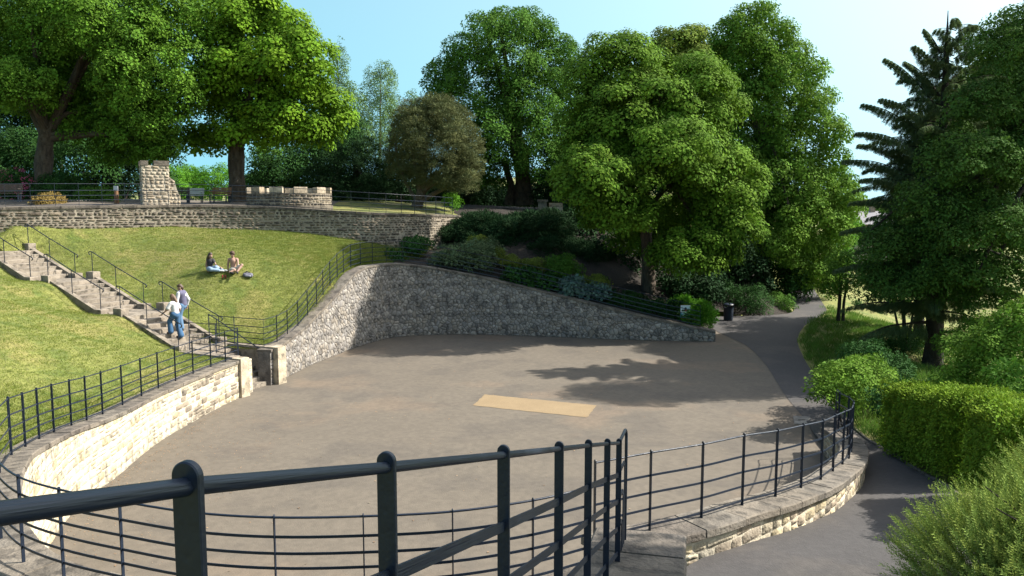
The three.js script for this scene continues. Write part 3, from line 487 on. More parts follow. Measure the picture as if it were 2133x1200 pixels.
// ---------------------------------------------------------------- foreground parapet and railing
{
  const posts = [[-0.62, 6.44 - 1.02 + 0.17, -0.45], [-0.46, 6.44 - 1.02, -1.09], [-0.29, 6.235 - 1.02, -1.78], [-0.03, 5.95 - 1.02, -2.76], [0.23, 5.66 - 1.02, -3.76], [0.47, 5.375 - 1.02, -4.74], [0.69, 5.13 - 1.02, -5.58], [0.86, 4.945 - 1.02, -6.2]];
  railing('thick dark foreground railing running down the parapet beside the ramp', posts, { h: 1.02, levels: [0.984, 0.72, 0.5, 0.27, 0.06], r: 0.0135, bar: 0.036, w: 0.041, t: 0.014, curve: false, hookEnd: 1 });
  const o = thing('stair_parapet', 'sloping grey stone parapet under the end of the foreground railing', 'parapet', V(0.6, 3, -4));
  const PL = new Line([[-0.75, 0, 0.3], [0.4, 0, -4.4], [1.03, 0, -6.98]]), y = table([[0, 5.72], [PL.len - 0.9, 3.93], [PL.len, 3.86]]);
  part('core', extrudeAlong(PL, 0, PL.len - 0.02, (u) => [[-0.22, 0.5], [0.5, 0.5], [0.5, y(u) - 0.1], [-0.22, y(u) - 0.1]], 12), M.rubbleMortar, o);
  slabs(o, PL, 0, PL.len, 0.9, 1.3, -0.26, 0.56, y, 0.1, [M.darkCoping[2], M.coping[2]], rw);
}
// ---------------------------------------------------------------- foliage
const leafMat = (r, g, b, tr = 0.26) => new THREE.MeshPhysicalMaterial({ color: lin(r * 1.5, g * 1.5, b * 1.5), roughness: 0.9, transmission: tr, thickness: 0, side: THREE.DoubleSide, specularIntensity: 0.15 });
function leaf(T, p, dir, nrm, len, wid, fold) {
  const side = V().crossVectors(dir, nrm).normalize(), n = V().crossVectors(side, dir).normalize(), tip = p.clone().addScaledVector(dir, len), m = p.clone().addScaledVector(dir, len * 0.45);
  const l = m.clone().addScaledVector(side, -wid / 2).addScaledVector(n, fold * wid), r = m.clone().addScaledVector(side, wid / 2).addScaledVector(n, fold * wid);
  for (const q of [p, r, tip, p, tip, l]) T.push(q.x, q.y, q.z);
}
// a spray of leaves, roughly a shallow dome facing +y
function clump(seed, n, R, len, wid, { flat = 0.35, droop = 0.3, fold = 0.15, wild = 0.5 } = {}) {
  const r = rng(seed), T = [];
  for (let i = 0; i < n; i++) {
    const a = r() * 6.283, d = Math.sqrt(r()) * R, p = V(Math.cos(a) * d, (r() - 0.6) * R * flat * 2 - d * d / R * 0.25, Math.sin(a) * d);
    const b = a + (r() - 0.5) * 2.4, dir = V(Math.cos(b), -droop + (r() - 0.5) * wild, Math.sin(b)).normalize(), nr = V((r() - 0.5) * wild * 1.4, 1, (r() - 0.5) * wild * 1.4).normalize(), s = 0.7 + 0.6 * r();
    leaf(T, p, dir, nr, len * s, wid * s, fold * (r() - 0.2));
  }
  return soup(T, new Array(T.length / 3 * 2).fill(0));
}
const Q = new THREE.Quaternion(), Q2 = new THREE.Quaternion(), UP = V(0, 1, 0), MX = new THREE.Matrix4();
// copies at [position, axis, scale] with colour spread
function scatter(name, geo, m, parent, list, seed, spread = 0.22, warm = 0.1) {
  const r = rng(seed), im = new THREE.InstancedMesh(geo, m, list.length), base = rootOf(parent).position, c = new THREE.Color(); im.name = name;
  list.forEach(([p, ax, s, sy], i) => {
    Q.setFromUnitVectors(UP, ax); Q2.setFromAxisAngle(UP, r() * 6.283); Q.multiply(Q2); MX.compose(V(p.x - base.x, p.y - base.y, p.z - base.z), Q, V(s, sy ?? s, s)); im.setMatrixAt(i, MX);
    const b = 1 + (r() - 0.5) * 2 * spread, h = (r() - 0.5) * 2 * warm; c.setRGB(b * (1 + h), b, b * (1 - h)); im.setColorAt(i, c);
  });
  im.castShadow = im.receiveShadow = true; im.userData.kind = 'stuff'; parent.add(im); return im;
}
function limbGeo(pts, r0, r1, n = 7) {
  const c = new THREE.CatmullRomCurve3(pts), N = Math.max(6, pts.length * 4), pos = [], idx = [], uv = []; let side = null;
  for (let i = 0; i <= N; i++) {
    const t = i / N, p = c.getPoint(t), d = c.getTangent(t), r = lerp(r0, r1, Math.pow(t, 0.8)); if (!side) { side = V(0, 0, 1).cross(d); if (side.lengthSq() < 1e-3) side.set(1, 0, 0); } side.addScaledVector(d, -side.dot(d)).normalize(); const up = d.clone().cross(side);
    for (let j = 0; j < n; j++) { const a = j / n * 6.283, k = r * (1 + 0.12 * Math.sin(j * 2.4 + i * 0.7)); pos.push(p.x + (side.x * Math.cos(a) + up.x * Math.sin(a)) * k, p.y + (side.y * Math.cos(a) + up.y * Math.sin(a)) * k, p.z + (side.z * Math.cos(a) + up.z * Math.sin(a)) * k); uv.push(j / n * 1.5, t * 4); }
  }
  for (let i = 0; i < N; i++) for (let j = 0; j < n; j++) { const k = (j + 1) % n, a = i * n + j, b = i * n + k; idx.push(a, b, a + n, b, b + n, a + n); }
  const g = new THREE.BufferGeometry(); g.setAttribute('position', new THREE.Float32BufferAttribute(pos, 3)); g.setAttribute('uv', new THREE.Float32BufferAttribute(uv, 2)); g.setIndex(idx); g.computeVertexNormals(); return g;
}
const barkTex = texture(256, 1, (u, v) => { const a = fbm(u * 1, v * 0.25, 16, 5), f = 0.5 + 0.8 * a; return [f, f * 0.97, f * 0.92]; });
const bark = (r, g, b) => mat(lin(r, g, b), 0.95, { map: barkTex, bumpMap: grit2, bumpScale: 0.06 });
const BARK = bark(0.16, 0.125, 0.095), BARKDARK = bark(0.075, 0.06, 0.048), BARKPALE = bark(0.28, 0.22, 0.16);
const CL = {
  maple: clump(1, 40, 0.55, 0.185, 0.17, { droop: 0.35 }), oak: clump(2, 38, 0.46, 0.15, 0.11, { wild: 0.9, droop: 0.15 }), beech: clump(3, 40, 0.5, 0.14, 0.10, { droop: 0.45, wild: 0.8 }),
  lime: clump(4, 40, 0.5, 0.15, 0.125, { droop: 0.75, wild: 0.8 }), yew: clump(5, 46, 0.34, 0.2, 0.035, { droop: -0.7, wild: 1.2 }), poplar: clump(6, 16, 0.4, 0.13, 0.10, { wild: 1.4, droop: 0 }),
  shrub: clump(7, 30, 0.3, 0.10, 0.055, { wild: 1.0, droop: 0.0 }), hedge: clump(8, 34, 0.17, 0.05, 0.03, { wild: 1.2, droop: -0.5 }), big: clump(9, 14, 0.34, 0.2, 0.15, { wild: 0.8, droop: 0.3 }), tiny: clump(10, 26, 0.16, 0.05, 0.045, { wild: 1.0, droop: -0.2 }),
};
const LOBE_UP = V();
// leaf sprays over the surface of overlapping lobes {c, r: Vector3}
function cover(lobes, density, rnd, { inner = 0.18, under = 0.35, size = 1, lift = 0.55 } = {}) {
  const list = [];
  for (const L of lobes) {
    const R = (L.r.x + L.r.y + L.r.z) / 3, n = Math.round(density * R * R * 12.57);
    for (let i = 0; i < n; i++) {
      const z = 2 * rnd() - 1, a = rnd() * 6.283, q = Math.sqrt(1 - z * z), d = V(q * Math.cos(a), z, q * Math.sin(a));
      if (d.y < -0.25 && rnd() > under) continue;
      const deep = rnd() < inner, k = deep ? 0.35 + 0.5 * rnd() : 0.82 + 0.26 * rnd() + (rnd() < 0.07 ? 0.22 * rnd() : 0), p = V(L.c.x + d.x * L.r.x * k, L.c.y + d.y * L.r.y * k, L.c.z + d.z * L.r.z * k);
      let hid = false; for (const O of lobes) if (O !== L) { const x = (p.x - O.c.x) / O.r.x, y = (p.y - O.c.y) / O.r.y, w = (p.z - O.c.z) / O.r.z; if (x * x + y * y + w * w < 0.5) { hid = true; break; } }
      if (hid && rnd() > 0.12) continue;
      LOBE_UP.set(d.x, d.y + lift, d.z).normalize(); list.push([p, LOBE_UP.clone(), size * (0.75 + 0.5 * rnd())]);
    }
  }
  return list;
}
function lobesOn(blobs, rnd, { part: f = 0.42, n = 14, squash = 0.7 } = {}) {
  const out = [];
  for (const b of blobs) {
    const k = b.n ?? n;
    for (let i = 0; i < k; i++) {
      const y = 1 - (i + 0.5) / k * 1.75, a = i * 2.39996 + rnd() * 0.9, q = Math.sqrt(Math.max(0, 1 - y * y)), s = f * (0.75 + 0.55 * rnd()), rr = 1 - s * 0.75;
      out.push({ c: V(b.c.x + q * Math.cos(a) * b.r.x * rr, b.c.y + y * b.r.y * rr, b.c.z + q * Math.sin(a) * b.r.z * rr), r: V(b.r.x * s, Math.min(b.r.y, b.r.x) * s * squash, b.r.z * s) });
    }
    out.push({ c: b.c.clone(), r: b.r.clone().multiplyScalar(0.55) });
  }
  return out;
}
// tree: trunk points, crown blobs sighted as [sx, sy, radius x, radius y, distance offset]
function tree(name, label, dist, trunk, blobs, o) {
  const rnd = rng(o.seed), pts = trunk.pts.map((p) => sight(p[0], p[1], dist + (p[2] ?? 0))), base = pts[0].clone(), t = thing(name, label, o.category ?? 'tree', base, o.group);
  part('trunk', limbGeo(pts, trunk.r0, trunk.r1, 10), o.bark ?? BARK, t);
  for (const f of trunk.forks ?? []) part('limb', limbGeo(f.pts.map((p) => sight(p[0], p[1], dist + (p[2] ?? 0))), f.r0, f.r1, 8), o.bark ?? BARK, t);
  const k = dist / FOCAL, B = blobs.map((b) => ({ c: sight(b[0], b[1], dist + (b[4] ?? 0)), r: V(b[2] * k, b[3] * k, (b[5] ?? Math.min(b[2], b[3] * 1.2)) * k), n: b[6] }));
  const lobes = lobesOn(B, rnd, o.lobes ?? {});
  const heart = pts[pts.length - 1], nl = o.limbs ?? 7;
  for (let i = 0; i < nl; i++) { const L = lobes[Math.floor(rnd() * lobes.length)], s = pts[pts.length - 1].clone().lerp(pts[Math.max(0, pts.length - 2)], rnd() * 0.8), mid = s.clone().lerp(L.c, 0.5).add(V(0, 0.5, 0)); part('limb', limbGeo([s, mid, L.c], trunk.r1 * 0.75, trunk.r1 * 0.15, 6), o.bark ?? BARK, t); }
  const list = cover(lobes, o.density ?? 2.2, rnd, { size: o.size ?? 1, ...(o.cover ?? {}) });
  if (list.length) scatter('crown', o.clump, o.mat, t, list, o.seed + 5, o.spread ?? 0.22, o.warm ?? 0.08);
  return t;
}
// bush: blobs only, with a few stems
function bush(name, label, dist, blobs, o) {
  const rnd = rng(o.seed), k = dist / FOCAL, B = blobs.map((b) => ({ c: sight(b[0], b[1], dist + (b[4] ?? 0)), r: V(b[2] * k, b[3] * k, (b[5] ?? b[2]) * k), n: b[6] }));
  const c = B[0].c, gy = o.ground ?? (c.y - B[0].r.y), base = V(c.x, gy, c.z), t = thing(name, label, o.category ?? 'shrub', base, o.group);
  const lobes = lobesOn(B, rnd, { part: 0.45, n: 9, squash: 0.85, ...(o.lobes ?? {}) });
  for (let i = 0; i < 4; i++) { const L = lobes[Math.floor(rnd() * lobes.length)], s = V(c.x + (rnd() - 0.5) * 0.3, gy, c.z + (rnd() - 0.5) * 0.3); part('stem', limbGeo([s, s.clone().lerp(L.c, 0.5), L.c], o.stem ?? 0.04, 0.01, 5), o.bark ?? BARKDARK, t); }
  scatter('foliage', o.clump ?? CL.shrub, o.mat, t, cover(lobes, o.density ?? 12, rnd, { size: o.size ?? 1, ...(o.cover ?? {}) }), o.seed + 3, o.spread ?? 0.25, o.warm ?? 0.08);
  return t;
}
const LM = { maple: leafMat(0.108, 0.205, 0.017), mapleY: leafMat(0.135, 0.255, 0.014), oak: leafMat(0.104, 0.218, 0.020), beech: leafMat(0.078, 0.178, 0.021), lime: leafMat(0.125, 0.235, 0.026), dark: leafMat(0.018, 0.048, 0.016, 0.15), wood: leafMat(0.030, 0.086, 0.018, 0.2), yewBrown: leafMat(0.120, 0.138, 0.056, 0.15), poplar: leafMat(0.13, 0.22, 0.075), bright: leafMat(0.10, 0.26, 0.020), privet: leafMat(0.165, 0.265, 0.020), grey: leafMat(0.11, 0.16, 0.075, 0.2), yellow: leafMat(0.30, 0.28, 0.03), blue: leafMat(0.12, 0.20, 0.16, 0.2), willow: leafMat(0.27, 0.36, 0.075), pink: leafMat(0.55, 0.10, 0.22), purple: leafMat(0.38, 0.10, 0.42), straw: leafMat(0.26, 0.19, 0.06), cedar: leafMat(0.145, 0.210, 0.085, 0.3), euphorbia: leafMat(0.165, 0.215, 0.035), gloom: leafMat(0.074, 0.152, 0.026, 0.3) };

// --- trees on the terrace
tree('oak_tree', 'tall leafy tree with forked trunk behind the terrace railing', 47, { pts: [[92, 428], [90, 370], [93, 310], [98, 268]], r0: 0.5, r1: 0.42, forks: [{ pts: [[96, 285], [82, 215], [78, 120], [90, 30]], r0: 0.32, r1: 0.12 }, { pts: [[98, 280], [120, 235], [150, 170], [180, 90], [200, 20]], r0: 0.32, r1: 0.1 }] },
  [[60, 60, 190, 130, 2], [210, 40, 170, 120, 0], [310, 150, 110, 110, -1], [300, 250, 90, 70, 0], [40, 180, 80, 60, -2], [170, 260, 80, 45, 1], [360, 60, 90, 90, 1], [-90, 120, 130, 140, 2], [260, 310, 90, 45, 1], [120, 210, 110, 60, 2], [350, 210, 70, 70, 0], [230, 170, 120, 90, 3], [330, 310, 50, 35, 0]], { seed: 21, clump: CL.oak, mat: LM.oak, density: 3.2, lobes: { part: 0.34, n: 20, squash: 0.7 }, limbs: 8 });
tree('maple_tree', 'broad maple with yellowish crown and straight trunk behind the small turret', 50, { pts: [[494, 428], [493, 370], [492, 300], [494, 250]], r0: 0.55, r1: 0.42, forks: [{ pts: [[492, 310], [470, 280], [440, 250]], r0: 0.2, r1: 0.07 }, { pts: [[494, 310], [530, 275], [580, 250]], r0: 0.2, r1: 0.07 }] },
  [[540, 60, 110, 80, 0], [610, 130, 95, 85, -1], [520, 160, 110, 90, 0], [640, 230, 95, 75, 0], [440, 190, 50, 80, 2], [560, 260, 120, 55, -1], [430, 290, 50, 35, 0], [480, 20, 80, 70, 2], [655, 275, 55, 40, 0]], { seed: 22, clump: CL.maple, mat: LM.mapleY, density: 2.4, lobes: { part: 0.36, n: 18, squash: 0.5 }, limbs: 10, cover: { under: 0.15, inner: 0.1 } });
tree('beech_tree', 'large dark green beech with ragged top behind the terrace lawn', 60, { pts: [[1092, 428], [1090, 390], [1085, 330], [1060, 250]], r0: 0.75, r1: 0.5, forks: [{ pts: [[1060, 428], [1064, 395], [1050, 330]], r0: 0.4, r1: 0.2 }] },
  [[1050, 110, 120, 90, 0], [980, 190, 100, 90, 0], [1110, 200, 100, 100, 0], [1060, 290, 120, 90, -1], [1140, 330, 80, 80, -2], [930, 170, 50, 55, 1], [1000, 350, 70, 55, 0], [1080, 60, 90, 45, 1], [1160, 130, 60, 60, 1], [1190, 220, 70, 110, 2], [1185, 350, 70, 90, 1], [900, 260, 40, 60, 2]], { seed: 23, clump: CL.beech, mat: LM.beech, density: 2.5, lobes: { part: 0.32, n: 22, squash: 0.75 }, limbs: 6 });
tree('sycamore_tree', 'dense rounded sycamore standing on the planting bank, trunk showing below its crown', 44, { pts: [[1351, 612], [1350, 560], [1346, 480], [1342, 420], [1345, 330]], r0: 0.40, r1: 0.26, forks: [{ pts: [[1346, 440], [1380, 400], [1420, 360]], r0: 0.18, r1: 0.06 }] },
  [[1285, 150, 105, 88, 0.5, 110], [1420, 215, 125, 110, 0.5, 140], [1262, 260, 100, 100, -0.5, 110], [1380, 330, 130, 95, -2, 160], [1490, 380, 95, 85, -1, 130], [1235, 370, 80, 75, -3, 140], [1340, 250, 125, 105, -1.5, 110], [1290, 440, 80, 48, -2.5, 120], [1445, 525, 85, 52, -3, 80], [1505, 465, 78, 48, -2, 90], [1380, 450, 70, 50, 3], [1320, 500, 60, 30, 1]], { seed: 24, clump: CL.maple, mat: LM.maple, density: 3.3, size: 0.8, lobes: { part: 0.38, n: 20, squash: 0.62 }, limbs: 10, cover: { under: 0.12 } });
tree('lime_tree', 'very tall lime tree with drooping light leaves beside the far path', 58, { pts: [[1585, 640], [1590, 520], [1590, 380], [1590, 250]], r0: 0.6, r1: 0.4 },
  [[1570, 95, 85, 85, 0], [1620, 200, 110, 110, 0], [1540, 220, 80, 100, 2], [1660, 320, 105, 110, 0], [1570, 370, 110, 100, 0], [1690, 440, 100, 90, -1], [1600, 490, 100, 80, -2], [1690, 560, 70, 60, -1], [1530, 130, 50, 70, 2], [1740, 400, 50, 60, 0]], { seed: 25, clump: CL.lime, mat: LM.lime, density: 2.6, lobes: { part: 0.30, n: 22, squash: 0.95 }, limbs: 6 });
tree('chestnut_tree', 'paler green tree top showing between sycamore and lime', 70, { pts: [[1425, 430], [1425, 250], [1425, 160]], r0: 0.5, r1: 0.3 }, [[1420, 110, 80, 60, 0], [1480, 140, 50, 60, 0], [1380, 180, 60, 60, 0]], { seed: 26, clump: CL.maple, mat: leafMat(0.15, 0.215, 0.03), density: 2.4, lobes: { part: 0.4, n: 12 }, limbs: 3 });
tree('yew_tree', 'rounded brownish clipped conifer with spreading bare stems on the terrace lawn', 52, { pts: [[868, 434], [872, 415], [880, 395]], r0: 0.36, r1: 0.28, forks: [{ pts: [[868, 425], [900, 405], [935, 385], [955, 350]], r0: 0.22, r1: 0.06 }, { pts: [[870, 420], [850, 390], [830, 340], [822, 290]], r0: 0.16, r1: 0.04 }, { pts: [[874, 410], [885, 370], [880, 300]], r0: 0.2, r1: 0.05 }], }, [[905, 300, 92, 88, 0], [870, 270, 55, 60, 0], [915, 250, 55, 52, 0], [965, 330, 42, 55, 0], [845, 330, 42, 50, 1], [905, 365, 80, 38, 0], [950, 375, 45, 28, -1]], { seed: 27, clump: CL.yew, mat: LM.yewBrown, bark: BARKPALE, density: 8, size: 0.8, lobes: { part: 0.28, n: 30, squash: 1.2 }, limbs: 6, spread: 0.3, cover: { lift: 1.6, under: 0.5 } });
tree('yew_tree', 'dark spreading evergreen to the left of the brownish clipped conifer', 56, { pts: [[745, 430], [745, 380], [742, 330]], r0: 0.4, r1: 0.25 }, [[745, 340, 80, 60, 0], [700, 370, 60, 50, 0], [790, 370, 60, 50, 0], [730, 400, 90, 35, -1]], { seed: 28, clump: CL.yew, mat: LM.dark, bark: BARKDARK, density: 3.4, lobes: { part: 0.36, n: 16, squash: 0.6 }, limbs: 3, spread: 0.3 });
tree('poplar_tree', 'slender pale poplar tops standing far behind, nearest the maple', 95, { pts: [[705, 428], [705, 250], [703, 120]], r0: 0.22, r1: 0.03 }, [[700, 250, 42, 120, 0], [705, 150, 22, 75, 0], [738, 280, 40, 90, 2], [725, 220, 25, 60, 1]], { seed: 29, clump: CL.poplar, mat: LM.poplar, density: 2.6, size: 1.15, lobes: { part: 0.42, n: 16, squash: 2 }, limbs: 6, category: 'tree' });
tree('poplar_tree', 'slender pale poplar tops standing far behind, left of the beech', 100, { pts: [[790, 428], [792, 250], [792, 150]], r0: 0.22, r1: 0.03 }, [[790, 230, 42, 95, 0], [770, 290, 50, 80, 0], [825, 280, 36, 80, 3], [860, 250, 18, 80, 4], [805, 170, 20, 40, 1]], { seed: 30, clump: CL.poplar, mat: LM.poplar, density: 2.6, size: 1.15, lobes: { part: 0.42, n: 16, squash: 2 }, limbs: 6 });
// understorey and woodland behind the terrace
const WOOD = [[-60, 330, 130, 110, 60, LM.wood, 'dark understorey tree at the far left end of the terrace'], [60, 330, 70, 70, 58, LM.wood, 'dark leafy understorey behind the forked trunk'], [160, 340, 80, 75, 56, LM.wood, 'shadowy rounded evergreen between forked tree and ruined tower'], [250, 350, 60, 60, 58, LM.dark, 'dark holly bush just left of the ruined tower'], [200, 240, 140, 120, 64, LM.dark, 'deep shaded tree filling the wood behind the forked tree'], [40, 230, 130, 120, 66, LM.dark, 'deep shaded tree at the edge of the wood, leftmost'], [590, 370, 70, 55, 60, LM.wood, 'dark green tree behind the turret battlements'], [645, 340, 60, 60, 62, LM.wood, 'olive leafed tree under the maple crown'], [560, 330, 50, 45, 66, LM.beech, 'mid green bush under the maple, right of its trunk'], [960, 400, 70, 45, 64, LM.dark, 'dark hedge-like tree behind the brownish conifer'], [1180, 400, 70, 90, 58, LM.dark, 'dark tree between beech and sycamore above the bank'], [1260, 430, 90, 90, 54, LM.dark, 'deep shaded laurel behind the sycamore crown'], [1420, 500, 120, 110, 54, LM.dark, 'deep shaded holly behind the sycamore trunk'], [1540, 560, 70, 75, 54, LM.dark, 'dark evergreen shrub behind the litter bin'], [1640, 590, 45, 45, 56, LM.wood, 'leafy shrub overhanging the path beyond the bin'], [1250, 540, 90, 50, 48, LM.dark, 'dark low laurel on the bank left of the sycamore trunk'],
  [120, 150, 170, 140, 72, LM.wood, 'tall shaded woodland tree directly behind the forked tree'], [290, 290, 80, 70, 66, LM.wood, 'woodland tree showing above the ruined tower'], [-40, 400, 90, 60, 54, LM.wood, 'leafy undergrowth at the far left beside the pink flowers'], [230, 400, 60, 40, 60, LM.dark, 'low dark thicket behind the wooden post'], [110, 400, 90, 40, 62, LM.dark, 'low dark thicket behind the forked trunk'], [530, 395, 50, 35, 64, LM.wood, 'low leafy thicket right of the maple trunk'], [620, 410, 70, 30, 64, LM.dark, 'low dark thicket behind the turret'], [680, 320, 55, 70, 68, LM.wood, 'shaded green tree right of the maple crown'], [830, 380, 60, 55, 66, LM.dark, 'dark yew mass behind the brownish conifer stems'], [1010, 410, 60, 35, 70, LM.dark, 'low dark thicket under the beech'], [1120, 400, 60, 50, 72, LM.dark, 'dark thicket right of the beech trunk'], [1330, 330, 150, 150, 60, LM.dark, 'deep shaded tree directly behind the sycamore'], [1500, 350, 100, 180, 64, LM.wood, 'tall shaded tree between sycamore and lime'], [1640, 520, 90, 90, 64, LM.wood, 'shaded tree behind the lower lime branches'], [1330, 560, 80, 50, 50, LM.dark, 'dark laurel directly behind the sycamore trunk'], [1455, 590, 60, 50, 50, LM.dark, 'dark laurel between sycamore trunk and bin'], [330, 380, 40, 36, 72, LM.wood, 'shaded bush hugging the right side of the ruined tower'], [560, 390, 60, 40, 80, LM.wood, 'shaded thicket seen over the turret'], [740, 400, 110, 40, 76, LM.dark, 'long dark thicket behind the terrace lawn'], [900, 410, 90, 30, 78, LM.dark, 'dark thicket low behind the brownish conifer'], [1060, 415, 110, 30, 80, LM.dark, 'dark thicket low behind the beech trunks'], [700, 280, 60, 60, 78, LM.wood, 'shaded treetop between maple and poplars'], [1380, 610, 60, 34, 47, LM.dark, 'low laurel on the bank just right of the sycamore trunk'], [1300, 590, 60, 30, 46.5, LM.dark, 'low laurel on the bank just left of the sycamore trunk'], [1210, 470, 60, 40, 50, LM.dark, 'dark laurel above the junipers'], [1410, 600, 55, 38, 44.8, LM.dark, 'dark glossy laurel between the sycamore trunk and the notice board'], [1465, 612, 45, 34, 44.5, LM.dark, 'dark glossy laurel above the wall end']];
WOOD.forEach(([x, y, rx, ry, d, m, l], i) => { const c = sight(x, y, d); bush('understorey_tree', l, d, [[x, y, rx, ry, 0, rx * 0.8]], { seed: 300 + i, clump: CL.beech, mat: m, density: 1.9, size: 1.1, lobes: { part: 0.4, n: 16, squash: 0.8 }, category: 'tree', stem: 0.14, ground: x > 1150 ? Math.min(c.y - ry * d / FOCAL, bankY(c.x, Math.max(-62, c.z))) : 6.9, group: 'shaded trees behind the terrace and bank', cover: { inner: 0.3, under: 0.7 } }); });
[[350, 385, 45, 40, 85], [400, 390, 55, 42, 90], [455, 385, 50, 45, 88], [380, 370, 40, 30, 95]].forEach(([x, y, rx, ry, d], i) => bush('sunlit_bush', ['sunlit light green bush right beside the ruined tower', 'sunlit light green bush behind the white bench', 'sunlit light green bush left of the maple trunk', 'sunlit treetop below the gap of sky beside the tower'][i], d, [[x, y, rx, ry]], { seed: 330 + i, clump: CL.beech, mat: LM.bright, density: 2.2, lobes: { part: 0.45, n: 12 }, ground: 6.6, stem: 0.1 }));

// --- right-hand trees
{
  // conifer with drooping sprays on upswept boughs
  const rnd = rng(41), d = 34.3, base = sight(1942, 776, d), top = sight(1975, 22, d), t = thing('cedar_tree', 'tall conifer with drooping feathery boughs and dark trunk on the grass bank', 'tree', base.clone());
  part('trunk', limbGeo([base, sight(1946, 700, d), sight(1958, 400, d), sight(1970, 150, d), top], 0.52, 0.015, 10), BARKDARK, t);
  const r2 = rng(42), T = []; for (let i = 0; i < 40; i++) { const q = i / 40, a = r2() * 6.283, p = V((r2() - 0.5) * 0.14, -q * 0.34 + (r2() - 0.5) * 0.08, (r2() - 0.5) * 0.14); leaf(T, p, V(Math.cos(a) * 0.7, -1 + r2() * 0.7, Math.sin(a) * 0.7).normalize(), V(Math.cos(a), 0.6, Math.sin(a)).normalize(), 0.10 + 0.08 * r2(), 0.024, 0.1); }
  const spray = soup(T, new Array(T.length / 3 * 2).fill(0)), list = [], H = top.y - base.y, reach = table([[0.1, 3.9], [0.6, 3.3], [0.74, 2.5], [0.86, 1.6], [0.95, 0.85], [1, 0.4]]);
  const feather = (at, dir, sd, L, n) => { const N = Math.max(4, Math.round(L * 5)); for (let k = 0; k < L * n; k++) { const q = 0.08 + 0.94 * (Math.floor(rnd() * N) + 0.35 + 0.3 * rnd()) / N, side = rnd() < 0.5 ? 1 : -1, len = (0.24 * L * (1.05 - q) + 0.12), r = Math.sqrt(rnd()), p = at(Math.min(1, q)).addScaledVector(sd, side * 0.72 * len * r).addScaledVector(dir, 0.62 * len * r); p.y -= 0.45 * r * r * len; list.push([p, V(dir.x * -0.5 * r + (rnd() - 0.5) * 0.4, 1, dir.z * -0.5 * r + (rnd() - 0.5) * 0.4).normalize(), (0.34 + 0.5 * rnd()) * (1.1 - 0.4 * q)]); } };
  for (let i = 0; i < 84; i++) {
    const f = 0.12 + 0.86 * Math.pow(i / 84, 0.8), y = base.y + H * f, ax = sight(lerp(1946, 1975, f), 400, d).x, a = i * 2.39996 + rnd() * 0.7, L = reach(f) * (0.62 + 0.5 * rnd());
    const s = V(ax, y, -d), dir = V(Math.cos(a), 0, Math.sin(a)), rise = lerp(0.02, 0.5, f * f), at = (q) => s.clone().addScaledVector(dir, L * q).add(V(0, L * rise * (q - 0.45 * q * q) - 0.22 * Math.pow(q, 4) * L * 0.5, 0)), pts = [0, 0.35, 0.7, 1].map(at);
    part('bough', limbGeo(pts, lerp(0.09, 0.02, f), 0.008, 5), BARKDARK, t);
    feather(at, dir, V(-dir.z, 0, dir.x), L, 110);
  }
  for (const [tx, ty, oy, dz] of [[1845, 122, 235, 0.5], [1886, 128, 200, 0.9], [1838, 205, 290, -0.6], [1800, 216, 315, 0.4], [1790, 275, 352, -0.8], [1792, 300, 372, 0.9], [1762, 333, 402, 0.1], [1800, 372, 425, -1], [1775, 420, 455, 0.8], [1760, 480, 500, -0.4], [1790, 520, 540, 0.6], [1745, 560, 575, 0], [1830, 640, 640, -1.2], [1905, 95, 160, -0.4], [1925, 60, 110, 0.3]]) {
    const s0 = sight(1958, oy, d), e = sight(tx, ty, d + dz), L = s0.distanceTo(e), at = (q) => s0.clone().lerp(e, q).add(V(0, (0.16 * Math.sin(q * 3.1416) + 0.10 * q * q - 0.10 * Math.pow(q, 5)) * L * 0.5, 0)), dir = e.clone().sub(s0).normalize(), sd = V(-dir.z, 0, dir.x).normalize();
    part('bough', limbGeo([0, 0.35, 0.7, 1].map(at), 0.05, 0.008, 5), BARKDARK, t);
    feather(at, dir, sd, L, 170);
  }
  scatter('needles', spray, LM.cedar, t, list, 43, 0.3, 0.12);
}
tree('broadleaf_tree', 'large dark broadleaf tree overhanging from the right edge in front of the conifer', 31, { pts: [[2230, 720], [2215, 560], [2200, 400], [2180, 200]], r0: 0.35, r1: 0.22, forks: [{ pts: [[2205, 520], [2120, 470], [2030, 400], [1960, 350]], r0: 0.12, r1: 0.03 }, { pts: [[2208, 560], [2110, 540], [2010, 500]], r0: 0.1, r1: 0.03 }] },
  [[2110, 100, 90, 80, 0], [2200, 60, 110, 110, 0], [2060, 220, 90, 60, 0], [2030, 330, 110, 60, -1], [1960, 410, 100, 55, 0], [2110, 330, 90, 70, 0], [2060, 470, 120, 60, -1], [1900, 510, 100, 45, 1], [2010, 560, 110, 50, 0], [1850, 570, 70, 40, 2], [2170, 250, 90, 90, 0], [2120, 570, 90, 50, 0], [2040, 620, 90, 40, 1], [1930, 470, 110, 50, 2], [1900, 590, 90, 40, 1], [2100, 420, 100, 70, 2], [1985, 300, 60, 50, 2], [2140, 480, 90, 70, 2], [1830, 500, 50, 30, 2]], { seed: 45, clump: CL.beech, mat: LM.gloom, density: 5.5, size: 0.7, lobes: { part: 0.38, n: 15, squash: 0.42 }, limbs: 12, bark: BARKDARK, cover: { under: 0.3, inner: 0.12 } });
tree('small_tree', 'small twin-stemmed tree at the edge of the far path lawn', 44, { pts: [[1746, 668], [1748, 640], [1752, 590]], r0: 0.12, r1: 0.08, forks: [{ pts: [[1756, 668], [1758, 630], [1766, 580]], r0: 0.1, r1: 0.06 }] }, [[1770, 560, 60, 45, 0], [1745, 600, 40, 28, 0], [1810, 590, 50, 35, 0]], { seed: 46, clump: CL.beech, mat: LM.beech, density: 3, size: 0.7, lobes: { part: 0.42, n: 12 }, limbs: 4, bark: BARKDARK });
